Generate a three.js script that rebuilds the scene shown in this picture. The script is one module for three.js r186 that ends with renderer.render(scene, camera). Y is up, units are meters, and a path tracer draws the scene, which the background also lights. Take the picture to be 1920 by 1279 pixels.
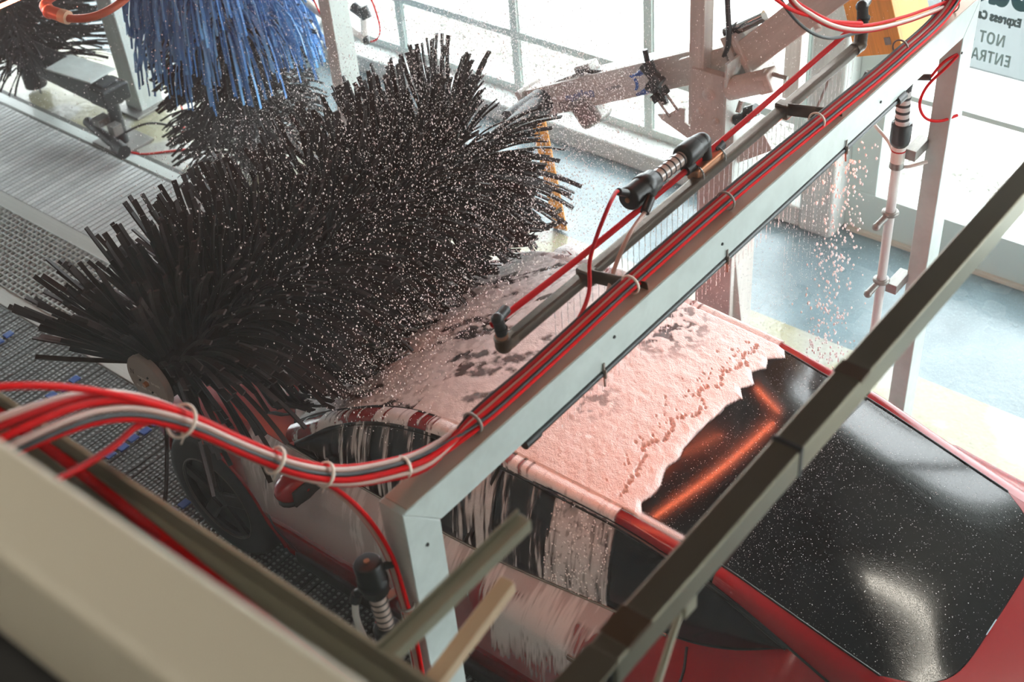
import * as THREE from 'three';
import { RoundedBoxGeometry } from 'three/addons/geometries/RoundedBoxGeometry.js';
import { mergeGeometries } from 'three/addons/utils/BufferGeometryUtils.js';
import { RectAreaLightUniformsLib } from 'three/addons/lights/RectAreaLightUniformsLib.js';
RectAreaLightUniformsLib.init();

// ---------------------------------------------------------------- camera, sky, large lights, exposure
const V3 = (x, y, z) => new THREE.Vector3(x, y, z), R = THREE.MathUtils.degToRad;
const scene = new THREE.Scene();
const camera = new THREE.PerspectiveCamera(2 * Math.atan(639.5 / 2460.5) * 180 / Math.PI, 1920 / 1279, 0.05, 200);
{
  const yaw = R(-42.5728), pit = R(39.6156), rol = R(-5.4256);
  const f = V3(Math.cos(pit) * Math.sin(yaw), -Math.sin(pit), -Math.cos(pit) * Math.cos(yaw)), r = V3(Math.cos(yaw), 0, Math.sin(yaw));
  const u = r.clone().cross(f), u2 = u.clone().multiplyScalar(Math.cos(rol)).addScaledVector(r, -Math.sin(rol));
  camera.position.set(0, 5, 0); camera.up.copy(u2); camera.lookAt(camera.position.clone().add(f));
}
camera.focus = 5.3; camera.userData.fStop = 2.8;
const renderer = new THREE.WebGLRenderer();
renderer.toneMapping = THREE.LinearToneMapping; renderer.toneMappingExposure = 1.0;
renderer.shadowMap.enabled = true;
scene.background = new THREE.Color(0.93, 1.0, 1.02); scene.backgroundIntensity = 12;       // bright overcast sky
scene.fog = new THREE.FogExp2(0xeaf4f2, 0.011);                                               // wash-bay mist

// ---------------------------------------------------------------- helpers
function rng(seed) { let s = seed >>> 0; return () => { s = (s + 0x6d2b79f5) | 0; let t = Math.imul(s ^ (s >>> 15), 1 | s); t = (t + Math.imul(t ^ (t >>> 7), 61 | t)) ^ t; return ((t ^ (t >>> 14)) >>> 0) / 4294967296; }; }
const hash = (x, y, z) => { let h = Math.imul(x | 0, 374761393) ^ Math.imul(y | 0, 668265263) ^ Math.imul(z | 0, 2147483647 - 1640531527); h = Math.imul(h ^ (h >>> 13), 1274126177); return ((h ^ (h >>> 16)) >>> 0) / 4294967296; };
const sm = (t) => t * t * (3 - 2 * t), mix = (a, b, t) => a + (b - a) * t, clamp = THREE.MathUtils.clamp, sstep = (a, b, x) => sm(clamp((x - a) / (b - a), 0, 1));
function noise(x, y, z = 0) {           // value noise, 0..1
  const i = Math.floor(x), j = Math.floor(y), k = Math.floor(z), u = sm(x - i), v = sm(y - j), w = sm(z - k), c = (a, b, d) => hash(i + a, j + b, k + d);
  const p = mix(mix(c(0, 0, 0), c(1, 0, 0), u), mix(c(0, 1, 0), c(1, 1, 0), u), v); if (w === 0) return p;
  return mix(p, mix(mix(c(0, 0, 1), c(1, 0, 1), u), mix(c(0, 1, 1), c(1, 1, 1), u), v), w);
}
const fbm = (x, y, o = 4, z = 0) => { let s = 0, a = 0.5, n = 0; for (let i = 0; i < o; i++) { s += a * noise(x, y, z + i * 7); n += a; a *= 0.5; x = x * 2 + 11.3; y = y * 2 + 5.7; } return s / n; };
function tnoise(x, y, p, z = 0) {       // value noise that repeats after p cells
  const i = Math.floor(x), j = Math.floor(y), u = sm(x - i), v = sm(y - j), m = (a) => ((a % p) + p) % p, c = (a, b) => hash(m(i + a), m(j + b), z);
  return mix(mix(c(0, 0), c(1, 0), u), mix(c(0, 1), c(1, 1), u), v);
}
function tex(n, fn, srgb = false, rx = 1, ry = 1) {   // fn(u, v) -> [r, g, b] 0..1
  const d = new Uint8Array(n * n * 4);
  for (let y = 0; y < n; y++) for (let x = 0; x < n; x++) { const c = fn(x / n, y / n), o = (y * n + x) * 4; for (let k = 0; k < 3; k++) d[o + k] = clamp(Math.round((c.length ? c[k] : c) * 255), 0, 255); d[o + 3] = 255; }
  const t = new THREE.DataTexture(d, n, n); t.wrapS = t.wrapT = THREE.RepeatWrapping; t.magFilter = THREE.LinearFilter; t.repeat.set(rx, ry);
  if (srgb) t.colorSpace = THREE.SRGBColorSpace; t.needsUpdate = true; return t;
}
const rep = (t, x, y) => { const c = t.clone(); c.repeat.set(x, y); c.needsUpdate = true; return c; };
function canvasTex(w, h, draw) { const c = document.createElement('canvas'); c.width = w; c.height = h; const g = c.getContext('2d'); draw(g, w, h); const t = new THREE.CanvasTexture(c); t.colorSpace = THREE.SRGBColorSpace; return t; }
const used = {};
function numbered(n) { if (!(n in used)) { used[n] = 0; return n; } used[n]++; return n + '_' + String(used[n]).padStart(3, '0'); }
function thing(name, label, category, pos = [0, 0, 0], group) { const o = new THREE.Group(); o.name = numbered(name); o.position.set(...pos); o.userData = { label, category }; if (group) o.userData.group = group; scene.add(o); return o; }
function M3(geo, mat, parent, name, kind) {
  const g = Array.isArray(geo) ? merge(geo) : geo, m = new THREE.Mesh(g, mat); m.name = parent === scene ? numbered(name) : name; m.castShadow = m.receiveShadow = true;
  if (kind) m.userData.kind = kind; parent.add(m); return m;
}
const part = (parent, name, geo, mat, label) => { const m = M3(geo, mat, parent, name); if (label) m.userData.label = label; return m; };
const struct = (name, geo, mat, parent = scene) => { const m = M3(geo, mat, parent, name); if (parent === scene) m.userData.kind = 'structure'; return m; };
function solo(name, label, category, geo, mat, group, kind) { const m = M3(geo, mat, scene, name); m.userData = { label, category }; if (group) m.userData.group = group; if (kind) m.userData.kind = kind; return m; }
function dupe(o, pos, label, rot) { const c = o.clone(); c.name = numbered(o.name.replace(/_\d{3}$/, '')); c.userData = { ...o.userData, label }; c.position.set(...pos); if (rot) c.rotation.set(...rot); scene.add(c); return c; }
function merge(list) {
  const gs = list.map((g) => { let h = g.index ? g.toNonIndexed() : g; if (h === g) h = g.clone(); for (const k of Object.keys(h.attributes)) if (!['position', 'normal', 'uv'].includes(k)) h.deleteAttribute(k); if (!h.attributes.uv) h.setAttribute('uv', new THREE.BufferAttribute(new Float32Array(h.attributes.position.count * 2), 2)); return h; });
  return mergeGeometries(gs);
}
const T = (g, x = 0, y = 0, z = 0, rx = 0, ry = 0, rz = 0) => { g.applyMatrix4(new THREE.Matrix4().compose(V3(x, y, z), new THREE.Quaternion().setFromEuler(new THREE.Euler(rx, ry, rz)), V3(1, 1, 1))); return g; };
const rbox = (w, h, d, r = 0.004) => new RoundedBoxGeometry(w, h, d, 1, Math.min(r, w / 2.01, h / 2.01, d / 2.01));
const bx = (x0, x1, y0, y1, z0, z1, r = 0.003) => T(rbox(Math.abs(x1 - x0), Math.abs(y1 - y0), Math.abs(z1 - z0), r), (x0 + x1) / 2, (y0 + y1) / 2, (z0 + z1) / 2);
const box = (x0, x1, y0, y1, z0, z1) => T(new THREE.BoxGeometry(Math.abs(x1 - x0), Math.abs(y1 - y0), Math.abs(z1 - z0)), (x0 + x1) / 2, (y0 + y1) / 2, (z0 + z1) / 2);
function worldUV(g, s = 1) {            // uv in metres from the face's own plane
  const h = g.index ? g.toNonIndexed() : g, p = h.attributes.position, n = h.attributes.normal, uv = new Float32Array(p.count * 2);
  for (let i = 0; i < p.count; i++) { const ax = Math.abs(n.getX(i)), ay = Math.abs(n.getY(i)), az = Math.abs(n.getZ(i)); let u, v; if (ay >= ax && ay >= az) { u = p.getX(i); v = p.getZ(i); } else if (ax >= az) { u = p.getZ(i); v = p.getY(i); } else { u = p.getX(i); v = p.getY(i); } uv[2 * i] = u * s; uv[2 * i + 1] = v * s; }
  h.setAttribute('uv', new THREE.BufferAttribute(uv, 2)); return h;
}
function orient(g, a, b, up = V3(0, 1, 0)) {   // geometry built along +Y, centred: moved to run from a to b
  const d = b.clone().sub(a), y = d.clone().normalize(); let x = up.clone().cross(y); if (x.length() < 1e-3) x = V3(1, 0, 0).cross(y); x.normalize(); const z = x.clone().cross(y);
  g.applyMatrix4(new THREE.Matrix4().makeBasis(x, y, z).setPosition(a.clone().add(b).multiplyScalar(0.5))); return g;
}
const A = (p) => (p.isVector3 ? p : V3(...p));
const bar = (a, b, w, d, r = 0.003, up) => { a = A(a); b = A(b); return orient(rbox(w, a.distanceTo(b), d, r), a, b, up); };
const cyl = (a, b, r, r2 = r, n = 20) => { a = A(a); b = A(b); return orient(new THREE.CylinderGeometry(r2, r, a.distanceTo(b), n), a, b); };
const tube = (pts, r, n = 40, k = 8) => new THREE.TubeGeometry(new THREE.CatmullRomCurve3(pts.map(A), false, 'centripetal'), n, r, k, false);
function lathe(prof, a, b, n = 24) { a = A(a); b = A(b); const L = a.distanceTo(b); return orient(new THREE.LatheGeometry(prof.map(([r, t]) => new THREE.Vector2(Math.max(r, 1e-4), (t - 0.5) * L)), n), a, b); }
function prismX(poly, x0, x1, bevel = 0.003) {  // polygon given as [z, y], extruded along x
  const s = new THREE.Shape(poly.map(([z, y]) => new THREE.Vector2(-z, y))), g = new THREE.ExtrudeGeometry(s, { depth: Math.abs(x1 - x0) - 2 * bevel, bevelEnabled: bevel > 0, bevelThickness: bevel, bevelSize: bevel, bevelOffset: -bevel, bevelSegments: 1 });
  g.applyMatrix4(new THREE.Matrix4().makeBasis(V3(0, 0, -1), V3(0, 1, 0), V3(1, 0, 0)).setPosition(Math.min(x0, x1) + bevel, 0, 0)); return g;
}
function grid(nu, nv, f, closeU = false) { // f(u, v) -> Vector3, uv kept
  const pos = [], uv = [], idx = [];
  for (let j = 0; j <= nv; j++) for (let i = 0; i <= nu; i++) { const p = f(i / nu, j / nv); pos.push(p.x, p.y, p.z); uv.push(p.u ?? i / nu, p.v ?? j / nv); }
  for (let j = 0; j < nv; j++) for (let i = 0; i < nu; i++) { const a = j * (nu + 1) + i, b = a + 1, c = a + nu + 1, d = c + 1; idx.push(a, b, d, a, d, c); }
  const g = new THREE.BufferGeometry(); g.setAttribute('position', new THREE.Float32BufferAttribute(pos, 3)); g.setAttribute('uv', new THREE.Float32BufferAttribute(uv, 2)); g.setIndex(idx); g.computeVertexNormals(); return g;
}
function keyed(table) {                 // smooth curve through [x, ...values], x rising
  return (x) => {
    const n = table.length; if (x <= table[0][0]) return table[0].slice(1); if (x >= table[n - 1][0]) return table[n - 1].slice(1);
    let i = 0; while (x > table[i + 1][0]) i++;
    const p = table[i], q = table[i + 1], t = (x - p[0]) / (q[0] - p[0]), o = table[Math.max(0, i - 1)], s = table[Math.min(n - 1, i + 2)], h = q[0] - p[0];
    return p.slice(1).map((_, k) => { k++; const m0 = i ? (q[k] - o[k]) / (q[0] - o[0]) * h : q[k] - p[k], m1 = i + 2 < n ? (s[k] - p[k]) / (s[0] - p[0]) * h : q[k] - p[k]; return (2 * t ** 3 - 3 * t * t + 1) * p[k] + (t ** 3 - 2 * t * t + t) * m0 + (-2 * t ** 3 + 3 * t * t) * q[k] + (t ** 3 - t * t) * m1; });
  };
}

// ---------------------------------------------------------------- materials
const std = (o) => new THREE.MeshStandardMaterial(o), phy = (o) => new THREE.MeshPhysicalMaterial(o);
const dropBump = tex(512, (u, v) => {   // standing water drops
  let h = 0; for (const [n, s] of [[26, 1], [54, 2], [96, 3]]) { const x = u * n, y = v * n, i = Math.floor(x), j = Math.floor(y); for (let a = -1; a <= 1; a++) for (let b = -1; b <= 1; b++) { const I = ((i + a) % n + n) % n, J = ((j + b) % n + n) % n, cx = i + a + hash(I, J, s), cy = j + b + hash(I, J, s + 9), r = 0.18 + 0.4 * hash(I, J, s + 20) ** 3, d = Math.hypot(x - cx, y - cy) / r; if (d < 1 && hash(I, J, s + 30) < 0.75) h = Math.max(h, Math.sqrt(1 - d * d) * r * 40 / n); } } return Math.min(1, h);
});
const grimeTex = tex(512, (u, v) => { const n = 0.5 * tnoise(u * 6, v * 6, 6) + 0.3 * tnoise(u * 19, v * 19, 19, 3) + 0.2 * tnoise(u * 70, v * 70, 70, 5), k = 0.86 + 0.14 * n; return [k, k, k * 0.99]; }, true);
const roughTex = tex(256, (u, v) => { const n = 0.6 * tnoise(u * 9, v * 9, 9, 2) + 0.4 * tnoise(u * 40, v * 40, 40, 4); return [1, 0.45 + 0.55 * n, 1]; });
const M = {
  white: std({ color: 0xc9d3d1, roughness: 0.34, map: grimeTex }),
  coat: std({ color: 0xd4d0cc, roughness: 0.42, metalness: 0.1, map: grimeTex }),
  galv: std({ color: 0x9b9a97, roughness: 0.4, metalness: 0.6, map: grimeTex }),
  steel: std({ color: 0x5e4a38, roughness: 0.26, metalness: 0.7, roughnessMap: roughTex, bumpMap: rep(dropBump, 6, 6), bumpScale: 0.0012 }),
  bright: std({ color: 0xb9bdbc, roughness: 0.16, metalness: 1 }),
  foreSteel: std({ color: 0x7a7363, roughness: 0.36, metalness: 0.85 }),
  topPlate: std({ color: 0xa98d79, roughness: 0.34, metalness: 0.35, bumpMap: rep(dropBump, 6, 6), bumpScale: 0.0004 }),
  olive: std({ color: 0x97927f, roughness: 0.45, metalness: 0.3 }),
  tan: std({ color: 0xc3a88a, roughness: 0.55 }),
  cream: std({ color: 0xefe5d0, roughness: 0.5 }),
  blackPlastic: std({ color: 0x141312, roughness: 0.38 }),
  blackPipe: std({ color: 0x23282a, roughness: 0.3 }),
  rubber: std({ color: 0x17181a, roughness: 0.5 }),
  redHose: phy({ color: 0xcc040a, roughness: 0.55, specularIntensity: 0.15 }),
  clearHose: phy({ color: 0xdcb5a5, roughness: 0.4, transmission: 0.35, thickness: 0 }),
  whiteHose: std({ color: 0xd9d6cf, roughness: 0.4 }),
  tie: std({ color: 0xe7d3c4, roughness: 0.5 }),
  darkTie: std({ color: 0x8b7f76, roughness: 0.5 }),
  pvc: phy({ color: 0xe2e0de, roughness: 0.35, transmission: 0.25, thickness: 0 }),
  copper: phy({ color: 0xc9694b, roughness: 0.3, transmission: 0.25, thickness: 0 }),
  ribClear: phy({ color: 0xb9a498, roughness: 0.22, clearcoat: 0.7 }),
  ringBlack: std({ color: 0x2a2523, roughness: 0.5 }),
  brass: std({ color: 0xc98c6a, roughness: 0.3, metalness: 0.8 }),
  blue: std({ color: 0x2b4f92, roughness: 0.4 }),
  bristle: std({ color: 0x0b0908, roughness: 0.75, side: THREE.DoubleSide }),
  bristleBrown: std({ color: 0x211510, roughness: 0.62, side: THREE.DoubleSide }),
  blueStrip: std({ color: 0x2f6dad, roughness: 0.5, side: THREE.DoubleSide }),
  blueStripPale: std({ color: 0x5f9dd2, roughness: 0.5, side: THREE.DoubleSide }),
  hub: std({ color: 0x94827a, roughness: 0.45 }),
  paint: std({ color: 0x8a0810, roughness: 0.2, bumpMap: rep(dropBump, 8, 8), bumpScale: 0.00012 }),
  glass: std({ color: 0x0a0a0b, roughness: 0.07, bumpMap: rep(dropBump, 8, 8), bumpScale: 0.00008 }),
  sideGlass: std({ color: 0x0c0b0b, roughness: 0.16, bumpMap: rep(dropBump, 8, 8), bumpScale: 0.00016 }),
  trim: std({ color: 0x0b0b0b, roughness: 0.4 }),
  chrome: std({ color: 0xc4b5ab, roughness: 0.14, metalness: 1 }),
  tyre: std({ color: 0x141312, roughness: 0.7 }), rim: std({ color: 0x1b1816, roughness: 0.4, metalness: 0.5 }), rimEdge: std({ color: 0x5d5450, roughness: 0.3, metalness: 0.8 }),
  frame: std({ color: 0xc4d2cd, roughness: 0.4 }),
  wall: std({ color: 0xd5dad8, roughness: 0.6, map: grimeTex }),
  pane: phy({ color: 0xffffff, roughness: 0.0, transmission: 1, thickness: 0, ior: 1.45 }),
  wetPane: phy({ color: 0xffffff, roughness: 0.03, transmission: 1, thickness: 0, ior: 1.33, bumpMap: rep(dropBump, 1.6, 1.6), bumpScale: 0.002 }),
  drop: std({ color: 0xffffff, roughness: 0.25 }),
};
M.redHoses = [M.redHose, phy({ color: 0xb00308, roughness: 0.55, specularIntensity: 0.15 }), phy({ color: 0xdd080d, roughness: 0.55, specularIntensity: 0.15 })];

// ---------------------------------------------------------------- the setting
const ZC = -3.25;
{
  const epoxy = tex(1024, (u, v) => { const n = 0.5 * tnoise(u * 4, v * 4, 4) + 0.5 * tnoise(u * 14, v * 14, 14, 2), f = hash(Math.floor(u * 512), Math.floor(v * 512), 5), k = 0.80 + 0.2 * n + (f > 0.93 ? 0.3 * (f - 0.93) / 0.07 : 0) - (f < 0.06 ? 0.1 : 0); return [0.53 * k, 0.62 * k, 0.65 * k]; }, true);
  const epoxyBump = tex(512, (u, v) => 0.6 * tnoise(u * 60, v * 60, 60) + 0.4 * tnoise(u * 190, v * 190, 190, 3));
  const wet = tex(512, (u, v) => { const n = 0.6 * tnoise(u * 5, v * 5, 5, 8) + 0.4 * tnoise(u * 30, v * 30, 30, 9); return [1, 0.35 + 0.65 * n, 1]; });
  const floorM = std({ color: 0xd9d9d9, map: epoxy, roughness: 0.42, roughnessMap: wet, bumpMap: epoxyBump, bumpScale: 0.0012 });
  struct('floor', [worldUV(box(-18, 4.6, -0.3, 0, -6.9, -3.55), 0.5), worldUV(box(-18, 4.6, -0.3, 0, -2.965, 1.9), 0.5)], floorM);
  struct('floor', [box(-18, 4.6, -1.3, -1.2, -3.65, -2.865), box(-18, 4.6, -1.2, -0.3, -3.65, -3.55), box(-18, 4.6, -1.2, -0.3, -2.965, -2.865)], std({ color: 0x8d8c86, roughness: 0.7 }));
  const conc = tex(1024, (u, v) => { const a = fbm(u * 8, v * 8, 5), b = tnoise(u * 5, v * 5, 5, 3), c = tnoise(u * 150, v * 150, 150), st = sstep(0.52, 0.62, 0.6 * tnoise(u * 4, v * 4, 4, 12) + 0.4 * tnoise(u * 13, v * 13, 13, 4)), k = 0.84 + 0.12 * b + 0.06 * c - 0.08 * a; return [0.80 * k * (1 - 0.06 * st), 0.805 * k * (1 - 0.08 * st), 0.765 * k * (1 - 0.2 * st)]; }, true);
  const concM = std({ color: 0xd6d6d6, map: conc, roughness: 0.35, roughnessMap: wet, bumpMap: epoxyBump, bumpScale: 0.002 });
  struct('floor', worldUV(box(-18, 4.6, 0, 0.008, -5.48, -4.575), 0.4), concM);
  struct('floor', worldUV(box(-18, 4.6, 0, 0.008, -1.95, -0.6), 0.4), concM);
  // outside
  struct('ground', worldUV(box(-26, 14, -0.35, -0.05, -24, -6.9), 0.3), std({ color: 0xe9e9e4, roughness: 0.9 }));
  struct('ground', worldUV(box(4.7, 14, -0.35, -0.02, -6.9, 3), 0.3), std({ color: 0xa9aaa6, roughness: 0.9 }));
  struct('road', worldUV(box(-4.3, 10, -0.06, -0.035, -17, -9.0), 0.3), std({ color: 0x3f4647, roughness: 0.9, map: grimeTex }));
  {
    const r = rng(5), stones = [], n = 16000, g = new THREE.IcosahedronGeometry(1, 0), im = new THREE.InstancedMesh(g, std({ color: 0xffffff, roughness: 0.9 }), n), m = new THREE.Matrix4(), col = new THREE.Color();
    for (let i = 0; i < n; i++) { const s = 0.012 + 0.018 * r() ** 2; m.compose(V3(-12 + r() * 15, -0.05 + s * 0.4, -6.9 - r() * 0.8), new THREE.Quaternion().setFromEuler(new THREE.Euler(r() * 6, r() * 6, r() * 6)), V3(s * (0.8 + r() * 0.8), s * 0.7, s * (0.8 + r() * 0.6))); im.setMatrixAt(i, m); const k = 0.30 + 0.28 * r(); im.setColorAt(i, col.setRGB(k, k * 0.97, k * 0.9)); }
    im.name = 'gravel'; im.userData = { label: 'bed of grey gravel outside along the foot of the windows', category: 'gravel', kind: 'stuff' }; im.castShadow = im.receiveShadow = true; scene.add(im);
  }
  // window wall on the far side: low curb, column, recessed door bay
  const wl = M.wall;
  struct('wall_right', [bx(-18, -3.27, 0, 0.15, -6.92, -6.39, 0.02), bx(-18, 4.6, 3.8, 6.3, -6.92, -6.45, 0.01)], wl);
  struct('wall_column', [bx(-3.27, -3.03, 0, 3.9, -6.92, -6.37, 0.03)], wl);
  struct('wall_column', [bx(-8.12, -7.86, 0.15, 3.9, -6.92, -6.37, 0.03)], wl);
  struct('wall_door_bay', [bx(-3.03, 4.6, 0, 0.30, -6.85, -6.56, 0.005), bx(-3.03, -2.84, 0.3, 3.8, -6.85, -6.56, 0.006)], M.frame);
  struct('baseboard_right', [bx(-3.0, 4.6, 0, 0.028, -6.56, -6.53, 0.004)], std({ color: 0xc9bfae, roughness: 0.6 }));
  const zf = -6.66;
  const win = new THREE.Group(); win.name = 'window_1'; win.userData = { kind: 'structure' }; scene.add(win);
  part(win, 'sill', bx(-18, -3.27, 0.15, 0.215, zf - 0.06, zf + 0.06, 0.006), M.frame);
  part(win, 'transom', bx(-18, -3.27, 0.59, 0.65, zf - 0.05, zf + 0.05, 0.005), M.frame);
  part(win, 'head', bx(-18, -3.27, 3.72, 3.8, zf - 0.05, zf + 0.05, 0.005), M.frame);
  const mx = [-3.42]; for (let k = 0; k < 13; k++) mx.push(-4.58 - 1.175 * k);
  for (const x of mx) { if (x < -7.8 && x > -8.2) continue; part(win, 'mullion', [bx(x - 0.045, x + 0.025, 0.2, 3.75, zf - 0.055, zf + 0.055, 0.006), bx(x + 0.027, x + 0.037, 0.2, 3.75, zf - 0.04, zf + 0.04, 0.002)], M.frame); }
  for (let k = 0; k < mx.length - 1; k++) { const a = mx[k + 1] + 0.037, b = mx[k] - 0.045; part(win, 'pane', T(new THREE.PlaneGeometry(b - a, 0.375), (a + b) / 2, 0.4025, zf), M.wetPane, 'wet glass pane'); part(win, 'pane', T(new THREE.PlaneGeometry(b - a, 3.07), (a + b) / 2, 2.185, zf), M.pane); }
  const door = new THREE.Group(); door.name = 'door_1'; door.userData = { kind: 'structure' }; scene.add(door);
  const dz = -6.6; for (const x of [-0.72, 1.1, 2.9]) part(door, 'stile', bx(x - 0.05, x + 0.05, 0.3, 3.75, dz - 0.04, dz + 0.04), M.frame);
  part(door, 'push_bar', bx(-2.84, 4.6, 1.02, 1.055, dz - 0.0, dz + 0.05, 0.004), M.frame);
  part(door, 'transom', bx(-2.84, 4.6, 2.62, 2.7, dz - 0.04, dz + 0.04, 0.004), M.frame);
  part(door, 'head', bx(-2.84, 4.6, 3.72, 3.8, dz - 0.04, dz + 0.04, 0.004), M.frame);
  const dx = [-2.84, -0.77, 1.05, 2.85, 4.6]; for (let k = 0; k < 4; k++) { part(door, 'pane', T(new THREE.PlaneGeometry(dx[k + 1] - dx[k], 2.32), (dx[k] + dx[k + 1]) / 2, 1.46, dz), M.pane); part(door, 'pane', T(new THREE.PlaneGeometry(dx[k + 1] - dx[k], 1.02), (dx[k] + dx[k + 1]) / 2, 3.21, dz), M.pane); }
  // lettering on the outside of the door glass, seen mirrored from in here
  const W = 1024, sign = canvasTex(W, W, (g) => {
    g.clearRect(0, 0, W, W); g.textAlign = 'center'; g.save(); g.translate(W, 0); g.scale(-1, 1);
    g.fillStyle = '#2c5f66'; g.font = 'bold 300px sans-serif'; g.lineJoin = 'round'; g.lineWidth = 34; g.strokeStyle = '#2c5f66'; g.fillText('ouou', 512, 470); g.strokeText('ouou', 512, 470);
    g.fillStyle = '#51696b'; g.strokeStyle = '#51696b'; g.lineWidth = 8; g.font = 'bold 74px sans-serif'; g.fillText('Express Car Wash', 512, 590); g.strokeText('Express Car Wash', 512, 590);
    g.fillStyle = '#86a3a2'; g.font = 'bold 112px sans-serif'; g.fillText('NOT AN', 512, 745); g.fillText('ENTRANCE', 512, 870); g.restore();
  });
  sign.flipY = true;
  const lt = part(door, 'lettering', T(new THREE.PlaneGeometry(0.66, 0.9), -2.36, 1.675, dz + 0.006), std({ map: sign, transparent: true, roughness: 0.8, side: THREE.DoubleSide }), 'mirrored NOT AN ENTRANCE lettering'); lt.castShadow = false;
  // the rest of the shell
  struct('wall_left', [box(-18, 4.6, 0, 6.3, 1.6, 1.9)], std({ color: 0x6e675d, roughness: 0.8 }));
  struct('wall_back', [box(4.6, 4.9, 2.7, 6.3, -6.92, 1.9), box(4.6, 4.9, 0, 2.7, -6.92, -5.4), box(4.6, 4.9, 0, 2.7, -3.3, 1.9)], std({ color: 0x8a857d, roughness: 0.8 }));
  struct('wall_front', [box(-18.3, -18, 0, 6.3, -1.2, 1.9), box(-18.3, -18, 0, 6.3, -6.92, -5.6), box(-18.3, -18, 3.6, 6.3, -5.6, -1.2)], wl);
  struct('ceiling', [box(-18.3, 4.9, 6.3, 6.5, -6.92, 1.9)], std({ color: 0x2e2c2a, roughness: 0.8 }));

  // conveyor: two slat belts either side of a steel grating
  const beltTex = tex(512, (u, v) => { const n = 16, x = u * n, y = v * n, d = Math.hypot(x - Math.floor(x) - 0.5, (y - Math.floor(y) - 0.5)), k = d < 0.3 ? 0.72 : 0.34, w = 0.8 + 0.3 * tnoise(u * 5, v * 5, 5); return [k * w, k * w * 1.01, k * w * 0.99]; }, true);
  const beltBump = tex(512, (u, v) => { const n = 16, x = u * n, y = v * n, d = Math.hypot(x - Math.floor(x) - 0.5, (y - Math.floor(y) - 0.5)); return d < 0.34 ? 1 - (d / 0.34) ** 4 : 0; });
  const beltMs = [0, 1, 2].map((k) => std({ map: beltTex, color: [0xa6acaa, 0xb4bab8, 0x989e9d][k], roughness: 0.34, metalness: 0.15, bumpMap: beltBump, bumpScale: 0.003 })), wetMs = [0, 1, 2].map((k) => std({ map: grimeTex, color: [0xc6cccd, 0xd0d6d6, 0xbcc3c4][k], roughness: 0.5, roughnessMap: rep(roughTex, 0.35, 0.35), bumpMap: beltBump, bumpScale: 0.0015 }));
  function belt(z0, z1, label, blueAt, ms) {
    const t = thing('conveyor_belt', label, 'conveyor', [0, 0, (z0 + z1) / 2]), w = z1 - z0, r = rng(7 + blueAt.length), pitch = 0.0508, gs = [0, 1, 2].map((k) => { const g = worldUV(T(rbox(pitch - 0.006, 0.02, w - 0.004, 0.005), k * 0.07, 0, k * 0.03), 2.2); g.translate(-k * 0.07, 0, -k * 0.03); return g; });
    part(t, 'belt_core', box(-12.5, -2.2, -0.02, -0.002, -w / 2, w / 2), M.rubber);
    let n = 0; for (let x = -12.4; x < -2.3 && n < 198; x += pitch, n++) { const m = part(t, 'slat', gs[Math.floor(r() * 3)], ms[Math.floor(r() * 3)]); m.position.set(x, 0.006, 0); }
    for (const [x, z, k, dz2] of blueAt) for (let i = 0; i < k; i++) { const m = part(t, 'blue_link', bx(-0.025, 0.025, 0.014, 0.026, -0.03, 0.03, 0.005), M.blue, 'blue link'); m.position.set(x + (i % 2) * 0.012, 0, z + i * dz2 - (z0 + z1) / 2); }
    return t;
  }
  belt(-2.855, -2.02, 'dark slatted conveyor belt with rows of blue links under the near front wheel', [[-5.31, -2.72, 5, 0.08], [-6.02, -2.68, 4, 0.085], [-6.74, -2.70, 2, 0.08], [-4.68, -2.48, 3, 0.08], [-3.6, -2.2, 2, 0.08]], beltMs);
  belt(-4.43, -3.665, 'wet pale slatted conveyor belt on the window side of the grating', [], wetMs);
  const band = std({ color: 0xb9bbb6, roughness: 0.4, metalness: 0.3, map: grimeTex }), dark = std({ color: 0x3a3a34, roughness: 0.6 });
  struct('trim_1', [bx(-18, 4.6, -0.02, 0.02, -3.66, -3.54)], band); struct('trim_2', [bx(-18, 4.6, -0.02, 0.02, -2.975, -2.86)], band);
  struct('trim_3', [bx(-18, 4.6, -0.02, 0.014, -4.545, -4.455)], M.white); struct('trim_4', [bx(-18, 4.6, -0.02, 0.012, -4.454, -4.424), bx(-18, 4.6, -0.02, 0.012, -4.585, -4.546)], dark);
  struct('trim_5', [bx(-18, 4.6, -0.02, 0.014, -2.015, -1.95)], band);
  const gr = thing('floor_grating', 'open steel grating running between the two conveyor belts', 'grating', [0, 0, -3.257]), gz = [], bm = std({ color: 0xc6cdc9, roughness: 0.4, metalness: 0.2 });
  const lg = box(-17.9, 4.5, 0.012, 0.03, -0.0022, 0.0022), cg = box(-0.0025, 0.0025, 0.008, 0.026, -0.28, 0.28);
  for (let i = 0; i <= 14; i++) part(gr, 'bearing_bar', lg, bm).position.z = -0.28 + i * 0.04;
  for (let x = -13.4, n = 0; n < 280; x += 0.05, n++) part(gr, 'cross_bar', cg, bm).position.x = x;
}

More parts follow.
